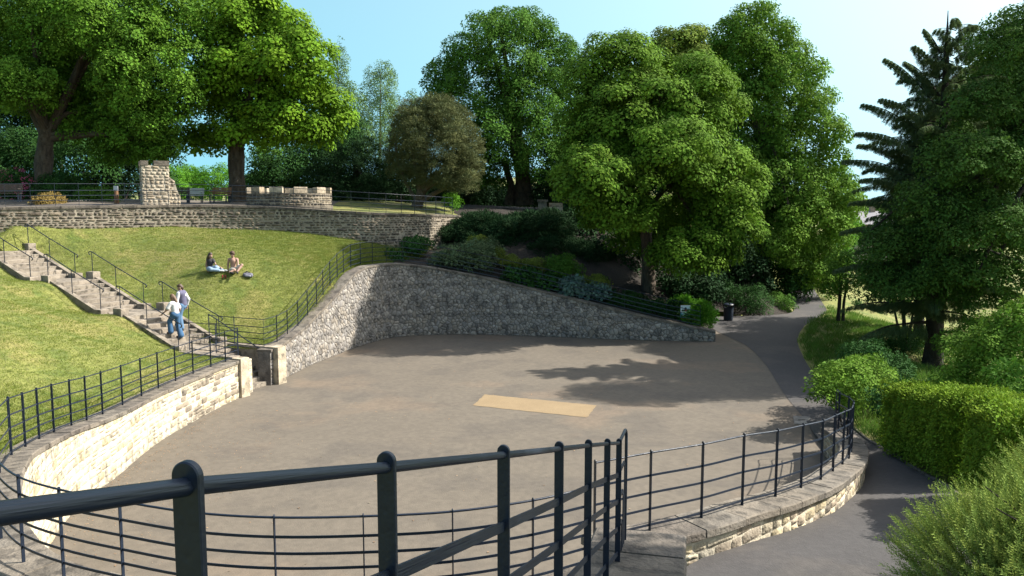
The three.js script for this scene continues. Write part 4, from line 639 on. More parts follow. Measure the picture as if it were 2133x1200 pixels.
tree('small_tree', 'dark multi-stemmed small tree left of the conifer trunk', 38, { pts: [[1885, 735], [1884, 690], [1882, 640]], r0: 0.11, r1: 0.08, forks: [{ pts: [[1892, 735], [1896, 690], [1905, 630]], r0: 0.09, r1: 0.05 }, { pts: [[1880, 735], [1872, 690], [1862, 640]], r0: 0.08, r1: 0.05 }] }, [[1885, 605, 70, 40, 0], [1840, 620, 45, 30, 1]], { seed: 47, clump: CL.beech, mat: LM.wood, density: 3, size: 0.7, lobes: { part: 0.42, n: 12 }, limbs: 4, bark: BARKDARK });
tree('sunlit_tree', 'bright sunlit young tree beyond the far path', 64, { pts: [[1745, 640], [1745, 560], [1745, 500]], r0: 0.2, r1: 0.12 }, [[1740, 520, 45, 60, 0], [1765, 470, 35, 40, 1], [1715, 570, 35, 35, 0]], { seed: 48, clump: CL.lime, mat: LM.bright, density: 2.4, size: 0.9, limbs: 4 });
tree('broadleaf_tree', 'shaded broadleaf tree standing behind the conifer above the path', 40, { pts: [[1945, 700], [1942, 600], [1945, 450]], r0: 0.3, r1: 0.2 }, [[1985, 260, 60, 75, 0, 140], [2000, 350, 90, 90, 0, 150], [1970, 460, 90, 80, 0, 150], [2050, 300, 80, 100, 1, 130], [2045, 200, 65, 70, 0, 150], [1950, 560, 80, 60, 0, 120], [2110, 250, 90, 110, 0, 170], [2130, 130, 80, 90, 0, 130]], { seed: 51, clump: CL.beech, mat: LM.gloom, density: 6, size: 0.85, lobes: { part: 0.4, n: 14, squash: 0.6 }, limbs: 6, bark: BARKDARK });
tree('broadleaf_tree', 'dark broadleaf tree at the far right beyond the leafy shrubs', 37, { pts: [[2210, 720], [2210, 560], [2205, 300]], r0: 0.35, r1: 0.22 }, [[2180, 330, 140, 130, 0, 170], [2240, 190, 130, 120, 0, 170], [2150, 480, 90, 90, 0]], { seed: 52, clump: CL.beech, mat: LM.gloom, density: 5, size: 0.85, lobes: { part: 0.4, n: 14, squash: 0.6 }, limbs: 5, bark: BARKDARK });
tree('broadleaf_tree', 'dark rounded tree behind the small twin-stemmed tree', 46, { pts: [[1915, 690], [1915, 600], [1915, 520]], r0: 0.3, r1: 0.2 }, [[1905, 500, 70, 80, 0, 110], [1950, 400, 85, 100, 0, 130], [1920, 590, 80, 60, 0], [1850, 560, 60, 50, 1]], { seed: 53, clump: CL.beech, mat: LM.gloom, density: 3, size: 0.9, lobes: { part: 0.4, n: 14, squash: 0.6 }, limbs: 5, bark: BARKDARK });
// tree beside the ramp that shades the foreground railing (its crown stands outside the frame)
{
  const rnd = rng(49), base = V(9.2, 4.3, -2.2), t = thing('roadside_tree', 'tree beside the ramp that shades the foreground railing', 'tree', base.clone());
  part('trunk', limbGeo([base, V(9.1, 8.5, -2.2), V(9.0, 12.5, -2.3)], 0.3, 0.16, 8), BARK, t);
  const B = [{ c: V(8.8, 13.2, -1.2), r: V(2.8, 2.6, 3.2) }, { c: V(8.9, 11.2, -6.0), r: V(2.2, 2.5, 2.4) }];
  scatter('crown', CL.maple, LM.maple, t, cover(lobesOn(B, rnd, { part: 0.42, n: 14 }), 4, rnd, { size: 0.7 }), 50);
}
// ---------------------------------------------------------------- shrubs, hedges, flowers, grass
const onBank = (o, x, y, d) => { const p = sight(x, y, d); return { ...o, ground: bankY(p.x, p.z) }; };
[
  ['viburnum_bush', 'grey-green flowering shrub spilling over the middle of the rubble wall coping', 42.7, [[968, 535, 62, 32, 0, 30], [930, 545, 35, 22, 0, 26], [1005, 520, 40, 24, 1, 28]], LM.grey, CL.shrub, 13],
  ['euphorbia_plant', 'yellow-green flowering plant just right of the grey-green shrub', 43.5, [[1062, 546, 26, 17], [1035, 528, 18, 14]], LM.euphorbia, CL.tiny, 30],
  ['euphorbia_plant', 'yellow-green flowering plant between two round bushes on the bank', 43.5, [[1112, 552, 32, 16]], LM.euphorbia, CL.tiny, 30],
  ['round_bush', 'rounded mid-green bush above the wall', 43.2, [[1172, 556, 38, 26]], LM.beech, CL.shrub, 16],
  ['euphorbia_plant', 'yellow-green flowering plant right of the rounded bush', 42.6, [[1232, 588, 40, 18]], LM.euphorbia, CL.tiny, 30],
  ['euphorbia_plant', 'small yellow-green plant high behind the grey-green shrub', 44.5, [[995, 503, 22, 14]], LM.euphorbia, CL.tiny, 30],
  ['leafy_plant', 'broad-leaved plant lying along the coping under the yellow flowers', 42.4, [[1085, 575, 40, 13], [1135, 584, 34, 12]], LM.wood, CL.big, 14],
  ['hosta_plant', 'blue-grey broad-leaved plant leaning over the coping', 42, [[1190, 594, 30, 15]], LM.blue, CL.big, 14],
  ['hosta_plant', 'second blue-grey broad-leaved plant lower down the coping', 41.8, [[1242, 607, 27, 14]], LM.blue, CL.big, 14],
  ['low_shrub', 'dark low shrub on the bank below the sycamore, nearest the blue-grey plants', 41.8, [[1300, 625, 42, 18]], LM.wood, CL.shrub, 13],
  ['low_shrub', 'dark low shrub at the foot of the sycamore trunk', 41.8, [[1360, 642, 40, 17]], LM.wood, CL.shrub, 13],
  ['low_shrub', 'dark low shrub left of the notice board', 41.6, [[1402, 648, 26, 22]], LM.wood, CL.shrub, 13],
  ['yew_bush', 'feathery green bush behind the notice board at the wall end', 41.4, [[1452, 655, 36, 28], [1420, 635, 24, 14, 1]], LM.bright, CL.yew, 14],
  ['juniper_bush', 'spreading dark juniper covering the end of the terrace wall', 48, [[905, 492, 60, 18], [960, 478, 60, 20], [1000, 462, 45, 20]], LM.dark, CL.yew, 9],
  ['juniper_bush', 'spreading dark juniper on the bank below the terrace pillar', 48.5, [[1060, 470, 80, 26], [1130, 470, 60, 34]], LM.dark, CL.yew, 9],
  ['juniper_bush', 'spreading dark juniper in the shade left of the sycamore', 47, [[1150, 510, 70, 28], [1210, 530, 60, 26], [1020, 505, 70, 20]], LM.dark, CL.yew, 9],
  ['low_shrub', 'small dark shrub where the lawn meets the curved wall', 43, [[822, 535, 22, 12], [870, 510, 36, 14, 1]], LM.wood, CL.shrub, 14],
].forEach(([n, l, d, b, m, c, den], i) => bush(n, l, d, b, onBank({ seed: 500 + i * 7, clump: c, mat: m, density: den, stem: 0.02 }, b[0][0], b[0][1], d)));
[
  ['rhododendron_bush', 'green rhododendron with pink flowers at the left end of the terrace', 47, [[30, 385, 45, 36], [-20, 390, 40, 36]], LM.wood, CL.shrub, 8, LM.pink, 90],
  ['bronze_grass', 'tawny orange ground plant behind the terrace railing', 43, [[105, 417, 28, 8]], LM.straw, CL.shrub, 24],
  ['low_shrub', 'green shrub behind the terrace railing beside the wooden post', 46, [[205, 408, 40, 16]], LM.beech, CL.shrub, 12],
  ['low_shrub', 'dark green shrub at the foot of the forked tree', 47, [[130, 390, 50, 32]], LM.wood, CL.shrub, 8],
  ['low_shrub', 'bright green bush at the base of the brownish conifer', 53, [[940, 418, 20, 15]], LM.bright, CL.shrub, 14],
  ['rhododendron_bush', 'purple flowering rhododendron at the bend of the far path', 58, [[1648, 600, 24, 20], [1630, 615, 22, 18]], LM.wood, CL.shrub, 8, LM.purple, 80],
  ['heather_bush', 'brown rounded shrub bordering the far sunny lawn', 62, [[1682, 612, 24, 14]], LM.yewBrown, CL.shrub, 8],
  ['low_shrub', 'low green border hedge beyond the far sunny lawn', 64, [[1735, 632, 36, 12], [1775, 640, 30, 12]], LM.wood, CL.shrub, 8],
  ['low_shrub', 'leafy shrub hanging over the far path entrance', 52.5, [[1632, 640, 26, 26], [1600, 635, 40, 30, 1]], LM.beech, CL.shrub, 9],
  ['low_shrub', 'dark leafy shrubs behind the litter bin', 50, [[1560, 625, 50, 36], [1500, 615, 40, 34, 1]], LM.wood, CL.shrub, 8],
].forEach(([n, l, d, b, m, c, den, fl, nf], i) => {
  const p = sight(b[0][0], b[0][1] + b[0][3], d), t = bush(n, l, d, b, { seed: 700 + i * 7, clump: c, mat: m, density: den, stem: 0.03, ground: p.y });
  if (fl) { const r = rng(900 + i), list = []; for (let k = 0; k < nf; k++) { const q = b[Math.floor(r() * b.length)], a = r() * 6.283, s = Math.sqrt(r()), w = sight(q[0] + Math.cos(a) * q[2] * s, q[1] + Math.sin(a) * q[3] * s, d - q[2] * d / FOCAL * Math.sqrt(Math.max(0.05, 1.05 - s * s))); list.push([w, V((r() - 0.5), 1, 0.8).normalize(), 0.55 + 0.4 * r()]); } scatter('blossoms', CL.tiny, fl, t, list, 910 + i, 0.3, 0.1); }
});
// right-hand bank
[
  ['leafy_shrub', 'light green leafy shrub between the path bend and the low wall end', 23.5, [[1762, 800, 62, 50], [1800, 780, 60, 45, 1], [1725, 815, 35, 30, -0.5]], LM.lime, CL.shrub, 16],
  ['leafy_shrub', 'dark leafy shrub on the grass bank behind the light green one', 26, [[1800, 740, 55, 32], [1850, 770, 50, 36]], LM.wood, CL.shrub, 14],
  ['leafy_shrub', 'shaded shrub in front of the conifer trunk above the clipped hedge', 21, [[1910, 830, 70, 34], [1975, 835, 60, 44], [1860, 835, 50, 30]], LM.wood, CL.shrub, 14],
  ['leafy_shrub', 'big loose shrub with pale new leaves below the broadleaf tree', 19, [[2065, 735, 80, 66], [2120, 690, 70, 70], [2010, 790, 50, 45]], LM.lime, CL.shrub, 16],
  ['leafy_shrub', 'shrub with scattered sunlit leaves at the right of the conifer trunk', 31, [[2000, 715, 50, 36], [2060, 690, 60, 40]], LM.lime, CL.shrub, 11],
  ['leafy_shrub', 'dark undergrowth shrub beside the multi-stemmed small tree', 37, [[1880, 715, 50, 28], [1930, 700, 30, 25, 2]], LM.wood, CL.shrub, 9],
  ['leafy_shrub', 'thicket filling the ground beyond the hedges, far right', 17, [[2130, 790, 60, 40]], LM.beech, CL.shrub, 14],
  ['flowering_shrub', 'distant pink flowering shrub by the lower path', 58, [[1785, 640, 16, 12], [1815, 650, 24, 14]], LM.wood, CL.shrub, 9, LM.pink, 30],
].forEach(([n, l, d, b, m, c, den, fl], i) => { const p = sight(b[0][0], b[0][1], d); bush(n, l, d, b, { seed: 800 + i * 7, clump: c, mat: m, density: den, stem: 0.03, ground: Math.min(rightY(p.x, p.z), p.y - 0.2), size: 0.9 }); });
function hedge(label, A, B, halfW, h, seed, m) {
  const rnd = rng(seed), L = A.distanceTo(B), d = B.clone().sub(A).normalize(), s = V(-d.z, 0, d.x).normalize(), t = thing('box_hedge', label, 'hedge', A.clone()), list = [];
  const P = (u, v, w) => A.clone().addScaledVector(d, u * L).addScaledVector(s, w * halfW).add(V(0, v * h, 0));
  const n = Math.round(L * h * 520);
  for (let i = 0; i < n; i++) {
    const f = rnd(), u = rnd(), v = rnd(), k = rnd() * 2 - 1; let p, ax; const bulge = 0.16 * (vnoise(u * 9 + seed, v * 5 + k * 3, 64) - 0.5) / 0.5, dep = (rnd() - 0.7) * 0.1 + bulge;
    if (f < 0.34) { p = P(u, 1, k * 0.96); p.y += dep - 0.22 * Math.pow(Math.abs(k), 4); ax = V(0, 1, 0); } else if (f < 0.60) { p = P(u, v, -1); p.addScaledVector(s, -dep + 0.2 * Math.pow(v, 5)); ax = s.clone().negate(); } else if (f < 0.78) { p = P(u, v, 1); p.addScaledVector(s, dep - 0.2 * Math.pow(v, 5)); ax = s.clone(); } else if (f < 0.84) { p = P(0, v, k); p.addScaledVector(d, -dep); ax = d.clone().negate(); } else if (f < 0.9) { p = P(1, v, k); p.addScaledVector(d, dep); ax = d.clone(); } else { p = P(u, v * 0.95, k * 0.9); ax = V(0, 1, 0); }
    ax.add(V((rnd() - 0.5) * 0.5, 0.35, (rnd() - 0.5) * 0.5)).normalize(); list.push([p, ax, 0.8 + 0.5 * rnd()]);
  }
  for (let i = 0; i < 5; i++) { const q = P((i + 0.5) / 5, 0, 0); part('stem', limbGeo([q.clone().add(V(0, -0.2, 0)), q.clone().add(V(0.05, h * 0.5, 0)), q.clone().add(V(0, h * 0.9, 0.05))], 0.03, 0.01, 5), BARKDARK, t); }
  scatter('foliage', CL.hedge, m, t, list, seed + 1, 0.25, 0.1); return t;
}
hedge('clipped box hedge along the outer path, the farther of two', V(10.2, 0.72, -19.6), V(9.35, 1.5, -15.2), 0.72, 1.62, 61, LM.privet);
hedge('clipped box hedge nearer the feathery shrub, the closer of two', V(9.35, 1.7, -14.2), V(8.2, 2.1, -11.2), 0.85, 1.62, 62, LM.privet);
{
  // feathery shrub overhanging the path: arching twigs with narrow leaves
  const r = rng(63), T = [], stemPts = []; for (let i = 0; i < 44; i++) { const q = 0.05 + 0.95 * i / 44, a = i * 2.4, p = V(0.05 * q * q, q * 0.5, 0); leaf(T, p, V(Math.cos(a) * 0.8, 0.75, Math.sin(a) * 0.8).normalize(), V(-Math.cos(a), 0.9, -Math.sin(a)).normalize(), 0.055 * (1.15 - q * 0.5) * (0.8 + 0.4 * r()), 0.013, 0.12); }
  for (let i = 0; i < 6; i++) { const y0 = i / 6 * 0.5, y1 = (i + 1) / 6 * 0.5, w = 0.003; T.push(-w, y0, 0, w, y0, 0, 0, y1, 0, 0, y0, -w, 0, y0, w, 0, y1, 0); }
  const twig = soup(T, new Array(T.length / 3 * 2).fill(0)), base = V(5.9, 2.6, -7.9), t = thing('feathery_shrub', 'feathery light green shrub with narrow leaves overhanging the outer path', 'shrub', base.clone()), list = [];
  const blobs = [[5.5, 2.7, -8.35, 0.95, 0.7, 0.9], [6.3, 2.9, -8.0, 1.15, 0.85, 1.1], [5.7, 2.55, -7.4, 0.95, 0.75, 0.9], [6.9, 3.05, -8.8, 1.1, 0.9, 1.1]];
  for (const [x, y, z, rx, ry, rz] of blobs) for (let i = 0; i < 2100; i++) { const zz = 2 * r() - 1, a = r() * 6.283, q = Math.sqrt(1 - zz * zz), d = V(q * Math.cos(a), zz, q * Math.sin(a)); if (d.y < -0.6) continue; const k = 0.45 + 0.55 * Math.sqrt(r()), p = V(x + d.x * rx * k, y + d.y * ry * k, z + d.z * rz * k); list.push([p, V(d.x * 0.9 + (r() - 0.5) * 0.8, d.y * 0.6 + 0.7, d.z * 0.9 + (r() - 0.5) * 0.8).normalize(), 0.55 + 0.5 * r()]); }
  for (let i = 0; i < 8; i++) { const a = i / 8 * 6.283, e = V(base.x + Math.cos(a) * 0.9, base.y + 1.1, base.z + Math.sin(a) * 0.9); part('stem', limbGeo([base, base.clone().lerp(e, 0.5).add(V(0, 0.25, 0)), e], 0.025, 0.006, 5), BARKDARK, t); }
  scatter('foliage', twig, LM.willow, t, list, 64, 0.2, 0.08);
}
// grass
{
  const tuft = (seed, n, h, sp) => { const r = rng(seed), T = []; for (let i = 0; i < n; i++) { const a = r() * 6.283, p = V((r() - 0.5) * sp, -0.01, (r() - 0.5) * sp), l = h * (0.6 + 0.7 * r()); leaf(T, p, V(Math.cos(a) * 0.5, 1, Math.sin(a) * 0.5).normalize(), V(Math.cos(a + 1.5), 0.1, Math.sin(a + 1.5)).normalize(), l, 0.006 + l * 0.05, 0); } return soup(T, new Array(T.length / 3 * 2).fill(0)); };
  const r = rng(65), list = [], blade = leafMat(0.18, 0.225, 0.04, 0.35), short = tuft(66, 26, 0.045, 0.3), long = tuft(67, 22, 0.28, 0.3);
  for (const g of M.lawnGeo) { const P = g.attributes.position; for (let i = 0; i < P.count; i++) { const d = Math.hypot(P.getX(i), P.getZ(i)); if (P.getX(i) < -0.66 * -P.getZ(i) - 1) continue; const n = d < 24 ? 4 : 2; for (let k = 0; k < n; k++) { const x = P.getX(i) + (r() - 0.5) * 0.3, z = P.getZ(i) + (r() - 0.5) * 0.3; list.push([V(x, lawnTop(x, z), z), V((r() - 0.5) * 0.3, 1, (r() - 0.5) * 0.3).normalize(), 0.7 + 0.7 * r()]); } } }
  const g0 = new THREE.Group(); g0.name = 'lawn_grass'; g0.userData = { kind: 'stuff', label: 'short mown grass blades over the sloping lawn', category: 'grass' }; scene.add(g0); scatter('blades', short, blade, g0, list, 68, 0.18, 0.12);
  const l2 = []; for (let i = 0; i < 9000; i++) { const z = -12 - r() * 40, x = lerp(9.5, 30, Math.pow(r(), 1.4)); const e = table(PATH.slice(2, 20).map((p) => [-p[5], p[3]]))(-z); if (x < e + 0.1) continue; l2.push([V(x, rightY(x, z), z), V((r() - 0.5) * 0.4, 1, (r() - 0.5) * 0.4).normalize(), 0.6 + 0.7 * r()]); }
  const g1 = new THREE.Group(); g1.name = 'bank_grass'; g1.userData = { kind: 'stuff', label: 'long rough grass on the bank right of the path', category: 'grass' }; scene.add(g1); scatter('blades', long, leafMat(0.105, 0.20, 0.03, 0.4), g1, l2, 69, 0.3, 0.15);
}
// ---------------------------------------------------------------- ruined tower and turret
{
  const rt = rng(81), K = V(-19.6, 0, -42.3), f = V(Math.cos(0.52), 0, -Math.sin(0.52)), l = V(-Math.sin(0.52), 0, -Math.cos(0.52));
  const o = thing('ruined_tower', 'sunlit ruined stone tower stub with battlements on the terrace', 'tower', V(-19.1, 6.85, -42.6));
  const at2 = (a, b) => [K.x + f.x * a + l.x * b, 0, K.z + f.z * a + l.z * b];
  const F = new Line([at2(0, 0), at2(1.34, 0)], 1, true), Lf = new Line([at2(0, 1.15), at2(0, 0)], 1, true), Rt = new Line([at2(1.34, 0), at2(1.34, 1.15)], 1, true), St = new Line([at2(1.34, 0.25), at2(1.9, 0.25)], 1, true);
  const box = (a0, a1, b0, b1, y0, y1) => { const g = new THREE.BoxGeometry(a1 - a0, y1 - y0, b1 - b0); g.rotateY(0.52); const c = at2((a0 + a1) / 2, (b0 + b1) / 2); g.translate(c[0], (y0 + y1) / 2, c[2]); const p = g.attributes.position, uv = []; for (let i = 0; i < p.count; i++) uv.push(p.getX(i) + p.getZ(i), p.getY(i)); g.setAttribute('uv', new THREE.Float32BufferAttribute(uv, 2)); return g; };
  part('core', box(0, 1.34, 0, 1.15, 6.6, 8.98), M.towerMortar, o);
  const face = (L, hi, mats) => layStones(o, (u, y, w) => L.map(u, y, w), courseCells(L.len, () => 6.8, hi, 0.14, 0.22, 0.2, 0.5, 0.025, rt, 0.015), mats, 0.02, 0.02, rt);
  face(F, () => 8.97, M.tower); face(Lf, () => 8.97, M.tower); face(Rt, () => 8.97, M.tower);
  for (const [a0, a1, b0, b1] of [[-0.04, 0.34, -0.04, 0.4], [0.62, 1.38, -0.04, 0.4], [-0.04, 0.36, 0.75, 1.19], [0.9, 1.38, 0.75, 1.19]]) part('merlon', box(a0, a1, b0, b1, 8.97, 9.2 + rt() * 0.03), M.coping[1], o);
  const sy = table([[0, 8.42], [0.1, 8.36], [0.3, 8.2], [0.4, 7.7], [0.56, 7.4]]);
  part('broken_wall', extrudeAlong(St, 0, St.len, (u) => [[-0.6, 6.6], [0, 6.6], [0, sy(u) - 0.03], [-0.6, sy(u) - 0.03]], 8), M.towerMortar, o);
  layStones(o, (u, y, w) => St.map(u, y, w), courseCells(St.len, () => 6.8, (u) => sy(u), 0.14, 0.22, 0.16, 0.4, 0.025, rt, 0.015), M.tower, 0.02, 0.02, rt);
  // round turret with battlements
  const C = V(-12.75, 0, -45.7), R = 2.35, ringLine = new Line(Array.from({ length: 25 }, (_, i) => { const a = (i / 24) * 2 * Math.PI - Math.PI / 2; return [C.x + R * Math.cos(a), 0, C.z + R * Math.sin(a)]; }), -1);
  const t = thing('round_turret', 'low round battlemented turret of brown stone on the terrace', 'turret', V(C.x, 6.85, C.z));
  part('mortar', extrudeAlong(ringLine, 0, ringLine.len, () => [[-0.34, 6.5], [0, 6.5], [0, 7.52], [-0.34, 7.52]], 60), M.coursedMortar, t);
  layStones(t, (u, y, w) => ringLine.map(u, y, w), courseCells(ringLine.len, () => 6.75, () => 7.52, 0.10, 0.19, 0.16, 0.5, 0.03, rt, 0.02), M.coursed, 0.02, 0.025, rt);
  part('plinth', extrudeAlong(ringLine, 0, ringLine.len, () => [[-0.4, 6.5], [0.07, 6.5], [0.07, 6.86], [-0.4, 6.86]], 60), M.coping[0], t);
  for (let i = 0; i < 11; i++) { const u = (i + 0.3) / 11 * ringLine.len; part('merlon', extrudeAlong(ringLine, u, u + 0.72, () => [[-0.36, 7.522], [0.02, 7.522], [0.02, 7.83], [0.0, 7.86], [-0.34, 7.86], [-0.36, 7.83]], 4), M.tower[i % 4], t); }
}
// ---------------------------------------------------------------- benches, posts, board, bin
function rbox(w, h, d, x, y, z, ry = 0, rx = 0) { const g = new THREE.BoxGeometry(w, h, d); if (rx) g.rotateX(rx); g.translate(x, y, z); if (ry) g.rotateY(ry); return g; }
function bench(label, x, y, z, turn, wide, m) {
  const o = thing('park_bench', label, 'bench', V(x, y, z)); o.rotation.y = turn;
  const add = (n, g, mm) => { const q = shade(new THREE.Mesh(g, mm)); q.name = n; o.add(q); };
  for (let i = 0; i < 4; i++) add('seat_slat', rbox(wide, 0.035, 0.09, 0, 0.44, -0.17 + i * 0.11), m);
  for (let i = 0; i < 4; i++) add('back_slat', rbox(wide, 0.085, 0.03, 0, 0.56 + i * 0.1, -0.26 - i * 0.025), m);
  for (const s of [-1, 1]) { add('leg', rbox(0.06, 0.44, 0.06, s * (wide / 2 - 0.1), 0.22, 0.14), M.paint); add('leg', rbox(0.06, 0.92, 0.06, s * (wide / 2 - 0.1), 0.46, -0.31, 0, -0.12), M.paint); add('armrest', rbox(0.06, 0.04, 0.46, s * (wide / 2 - 0.1), 0.66, -0.04), m); }
  return o;
}
const wood = mat(lin(0.34, 0.18, 0.085), 0.75, { map: barkTex }), woodPale = mat(lin(0.78, 0.78, 0.76), 0.6), woodDark = mat(lin(0.06, 0.05, 0.045), 0.8, { map: barkTex });
{
  const g = (x, y, d) => { const p = sight(x, y, d); return [p.x, 7.02, p.z]; };
  bench('white slatted bench between the ruined tower and the maple trunk', ...g(406, 420, 49), 0.15, 1.0, woodPale);
  bench('brown wooden bench just left of the round turret', ...g(457, 420, 47.5), -0.2, 1.25, wood);
  bench('dark bench at the left end of the terrace', ...g(12, 428, 40), 0.3, 1.4, woodDark);
  bench('dark bench partly behind the right edge of the ruined tower', ...g(372, 422, 47), 0.2, 1.2, woodDark);
}
{
  const p = sight(243, 424, 43.5), o = thing('marker_post', 'short wooden post with a small white plate behind the terrace railing', 'post', V(p.x, 6.95, p.z));
  const g = new THREE.CylinderGeometry(0.11, 0.13, 0.72, 10); g.translate(p.x, 6.95 + 0.34, p.z); part('post', g, wood, o);
  part('plate', rbox(0.24, 0.26, 0.03, p.x, 7.78, p.z + 0.02), mat(lin(0.75, 0.78, 0.82), 0.5), o);
}
{
  const W = 128, H = 192, c = document.createElement('canvas'); c.width = W; c.height = H; const x = c.getContext('2d'), r = rng(91);
  x.fillStyle = '#e9eef0'; x.fillRect(0, 0, W, H); x.fillStyle = '#cfd9dd'; x.fillRect(6, 6, 116, 84); x.fillStyle = '#4b4a46'; x.beginPath(); x.moveTo(14, 84); x.lineTo(30, 48); x.lineTo(44, 66); x.lineTo(58, 26); x.lineTo(78, 30); x.lineTo(84, 62); x.lineTo(104, 44); x.lineTo(114, 84); x.fill(); x.fillStyle = '#8a4b3a'; x.fillRect(60, 56, 22, 28);
  x.fillStyle = '#1f8fa3'; x.fillRect(0, 96, W, 74); x.fillStyle = '#e7f4f5'; for (let i = 0; i < 4; i++) x.fillRect(14, 106 + i * 15, 60 + r() * 40, 6); x.fillStyle = '#c8402f'; x.fillRect(0, 172, W, 20);
  const tex = new THREE.CanvasTexture(c); tex.colorSpace = THREE.SRGBColorSpace;
  const p = sight(1427, 672, 41.0), y0 = bankY(p.x, p.z), o = thing('notice_board', 'small poster board on two wooden legs above the low end of the rubble wall', 'notice board', V(p.x, y0, p.z));
  const b = new THREE.PlaneGeometry(0.50, 0.74); b.translate(p.x, p.y + 0.54, p.z + 0.022); part('board', rbox(0.53, 0.77, 0.03, p.x, p.y + 0.54, p.z), wood, o); part('poster', b, mat(0xffffff, 0.5, { map: tex }), o);
  for (const s of [-0.19, 0.19]) part('leg', rbox(0.09, p.y + 0.2 - y0 + 0.3, 0.06, p.x + s, (p.y + 0.2 + y0 - 0.3) / 2, p.z - 0.05), wood, o);
}
{
  const p = V(12.95, 0.01, -47), o = thing('litter_bin', 'dark round litter bin standing where the paths meet', 'bin', p);
  const body = new THREE.LatheGeometry([[0.0, 0], [0.25, 0], [0.27, 0.05], [0.29, 0.72], [0.31, 0.74], [0.31, 0.79]].map((q) => new THREE.Vector2(...q)), 24); body.translate(p.x, p.y, p.z); part('body', body, M.paint, o);
  const lid = new THREE.LatheGeometry([[0.30, 0.93], [0.31, 0.96], [0.22, 1.03], [0, 1.05]].map((q) => new THREE.Vector2(...q)), 24); lid.translate(p.x, p.y, p.z); part('lid', lid, M.paint, o);
  for (let i = 0; i < 4; i++) { const a = i * Math.PI / 2 + 0.4; part('lid_support', rbox(0.05, 0.2, 0.02, p.x + 0.28 * Math.cos(a), p.y + 0.86, p.z + 0.28 * Math.sin(a)), M.paint, o); }
}
{
  const p = sight(1130, 440, 51), o = thing('gate_pillar', 'squat stone pillar at the end of the terrace railing', 'pillar', p.clone());
  const b = (w, h, d, y) => rbox(w, h, d, p.x, y, p.z, 0); part('shaft', b(0.55, 1.5, 0.55, p.y - 0.15), M.coping[1], o); part('cap', b(0.66, 0.14, 0.66, p.y + 0.67), M.coping[0], o);
  const w = thing('stub_wall', 'pale stub of stone wall right of the squat pillar', 'wall', V(p.x + 0.9, p.y, p.z)); for (let i = 0; i < 3; i++) part('stone', rbox(0.9 - i * 0.02, 0.24, 0.34 - i * 0.01, p.x + 0.85, p.y - 0.1 + i * 0.255, p.z), M.tower[i], w);
}
{
  // hoop railing among the shrubs and edging along the path
  railing('short dark railing half hidden in the shrubs behind the low wall', [[11.3, 0.35, -23.4], [11.7, 0.4, -22.6], [12.2, 0.45, -21.9]], { hookStart: 1, levels: [1.06, 0.6, 0.2] });
  const E = new Line(PATH.slice(5, 14).map((p) => [p[3], p[4], p[5]]), 1), o = thing('path_edging', 'thin stone edging along the hedge side of the outer path', 'edging', V(9.4, 0.7, -19)); slabs(o, E, 0, E.len, 0.9, 0.95, 0, 0.08, (u) => E.at(u).y + 0.05, 0.2, M.coping, rng(93), 'edging_stone');
}
// distant houses beyond the valley
[[1800, 462, 150, 26, 'grey roofed distant house left of the conifer'], [1845, 464, 165, 24, 'grey roofed distant house behind the conifer boughs']].forEach(([x, y, d, w, l], i) => {
  const p = sight(x, y, d), o = thing('distant_house', l, 'house', V(p.x, p.y - 8, p.z)), k = w * d / FOCAL * 2;
  part('wall', rbox(k, 8.6, 7, p.x, p.y - 4.6, p.z), mat(lin(0.45, 0.40, 0.34), 0.9), o);
  const s = new THREE.Shape([new THREE.Vector2(-4.2, 0), new THREE.Vector2(4.2, 0), new THREE.Vector2(0, 2.4)]), g = new THREE.ExtrudeGeometry(s, { depth: k + 0.8, bevelEnabled: false }); g.rotateY(Math.PI / 2); g.translate(p.x - k / 2 - 0.4, p.y - 0.4, p.z); const rf = part('roof', g, mat(lin(0.33, 0.32, 0.34), 0.85), o);
  part('chimney', rbox(0.9, 1.8, 0.7, p.x + k * 0.3, p.y + 2, p.z), mat(lin(0.35, 0.27, 0.22), 0.9), rf);
  for (let j = 0; j < 3; j++) part('window', rbox(1.1, 1.3, 0.1, p.x + (j - 1) * k * 0.3, p.y - 3, p.z + 3.53), mat(lin(0.05, 0.06, 0.07), 0.2), o);
});
// belt of trees across the valley
for (let i = 0; i < 4; i++) { const x = 1720 + i * 55, y = 440 + (i % 3) * 6, d = 190 + (i * 37) % 60; bush('valley_tree', ['first', 'second', 'third', 'fourth', 'fifth', 'sixth', 'seventh', 'eighth', 'last'][i] + ' hazy tree from the left in the distant belt across the valley', d, [[x, y, 44, 34]], { seed: 950 + i, clump: CL.beech, mat: LM.beech, density: 0.7, size: 2.2, category: 'tree', ground: -9, stem: 0.25, group: 'distant trees across the valley' }); }

// ---------------------------------------------------------------- people
const smin = (a, b, k) => { const h = clamp(0.5 + 0.5 * (b - a) / k); return lerp(b, a, h) - k * h * (1 - h); };
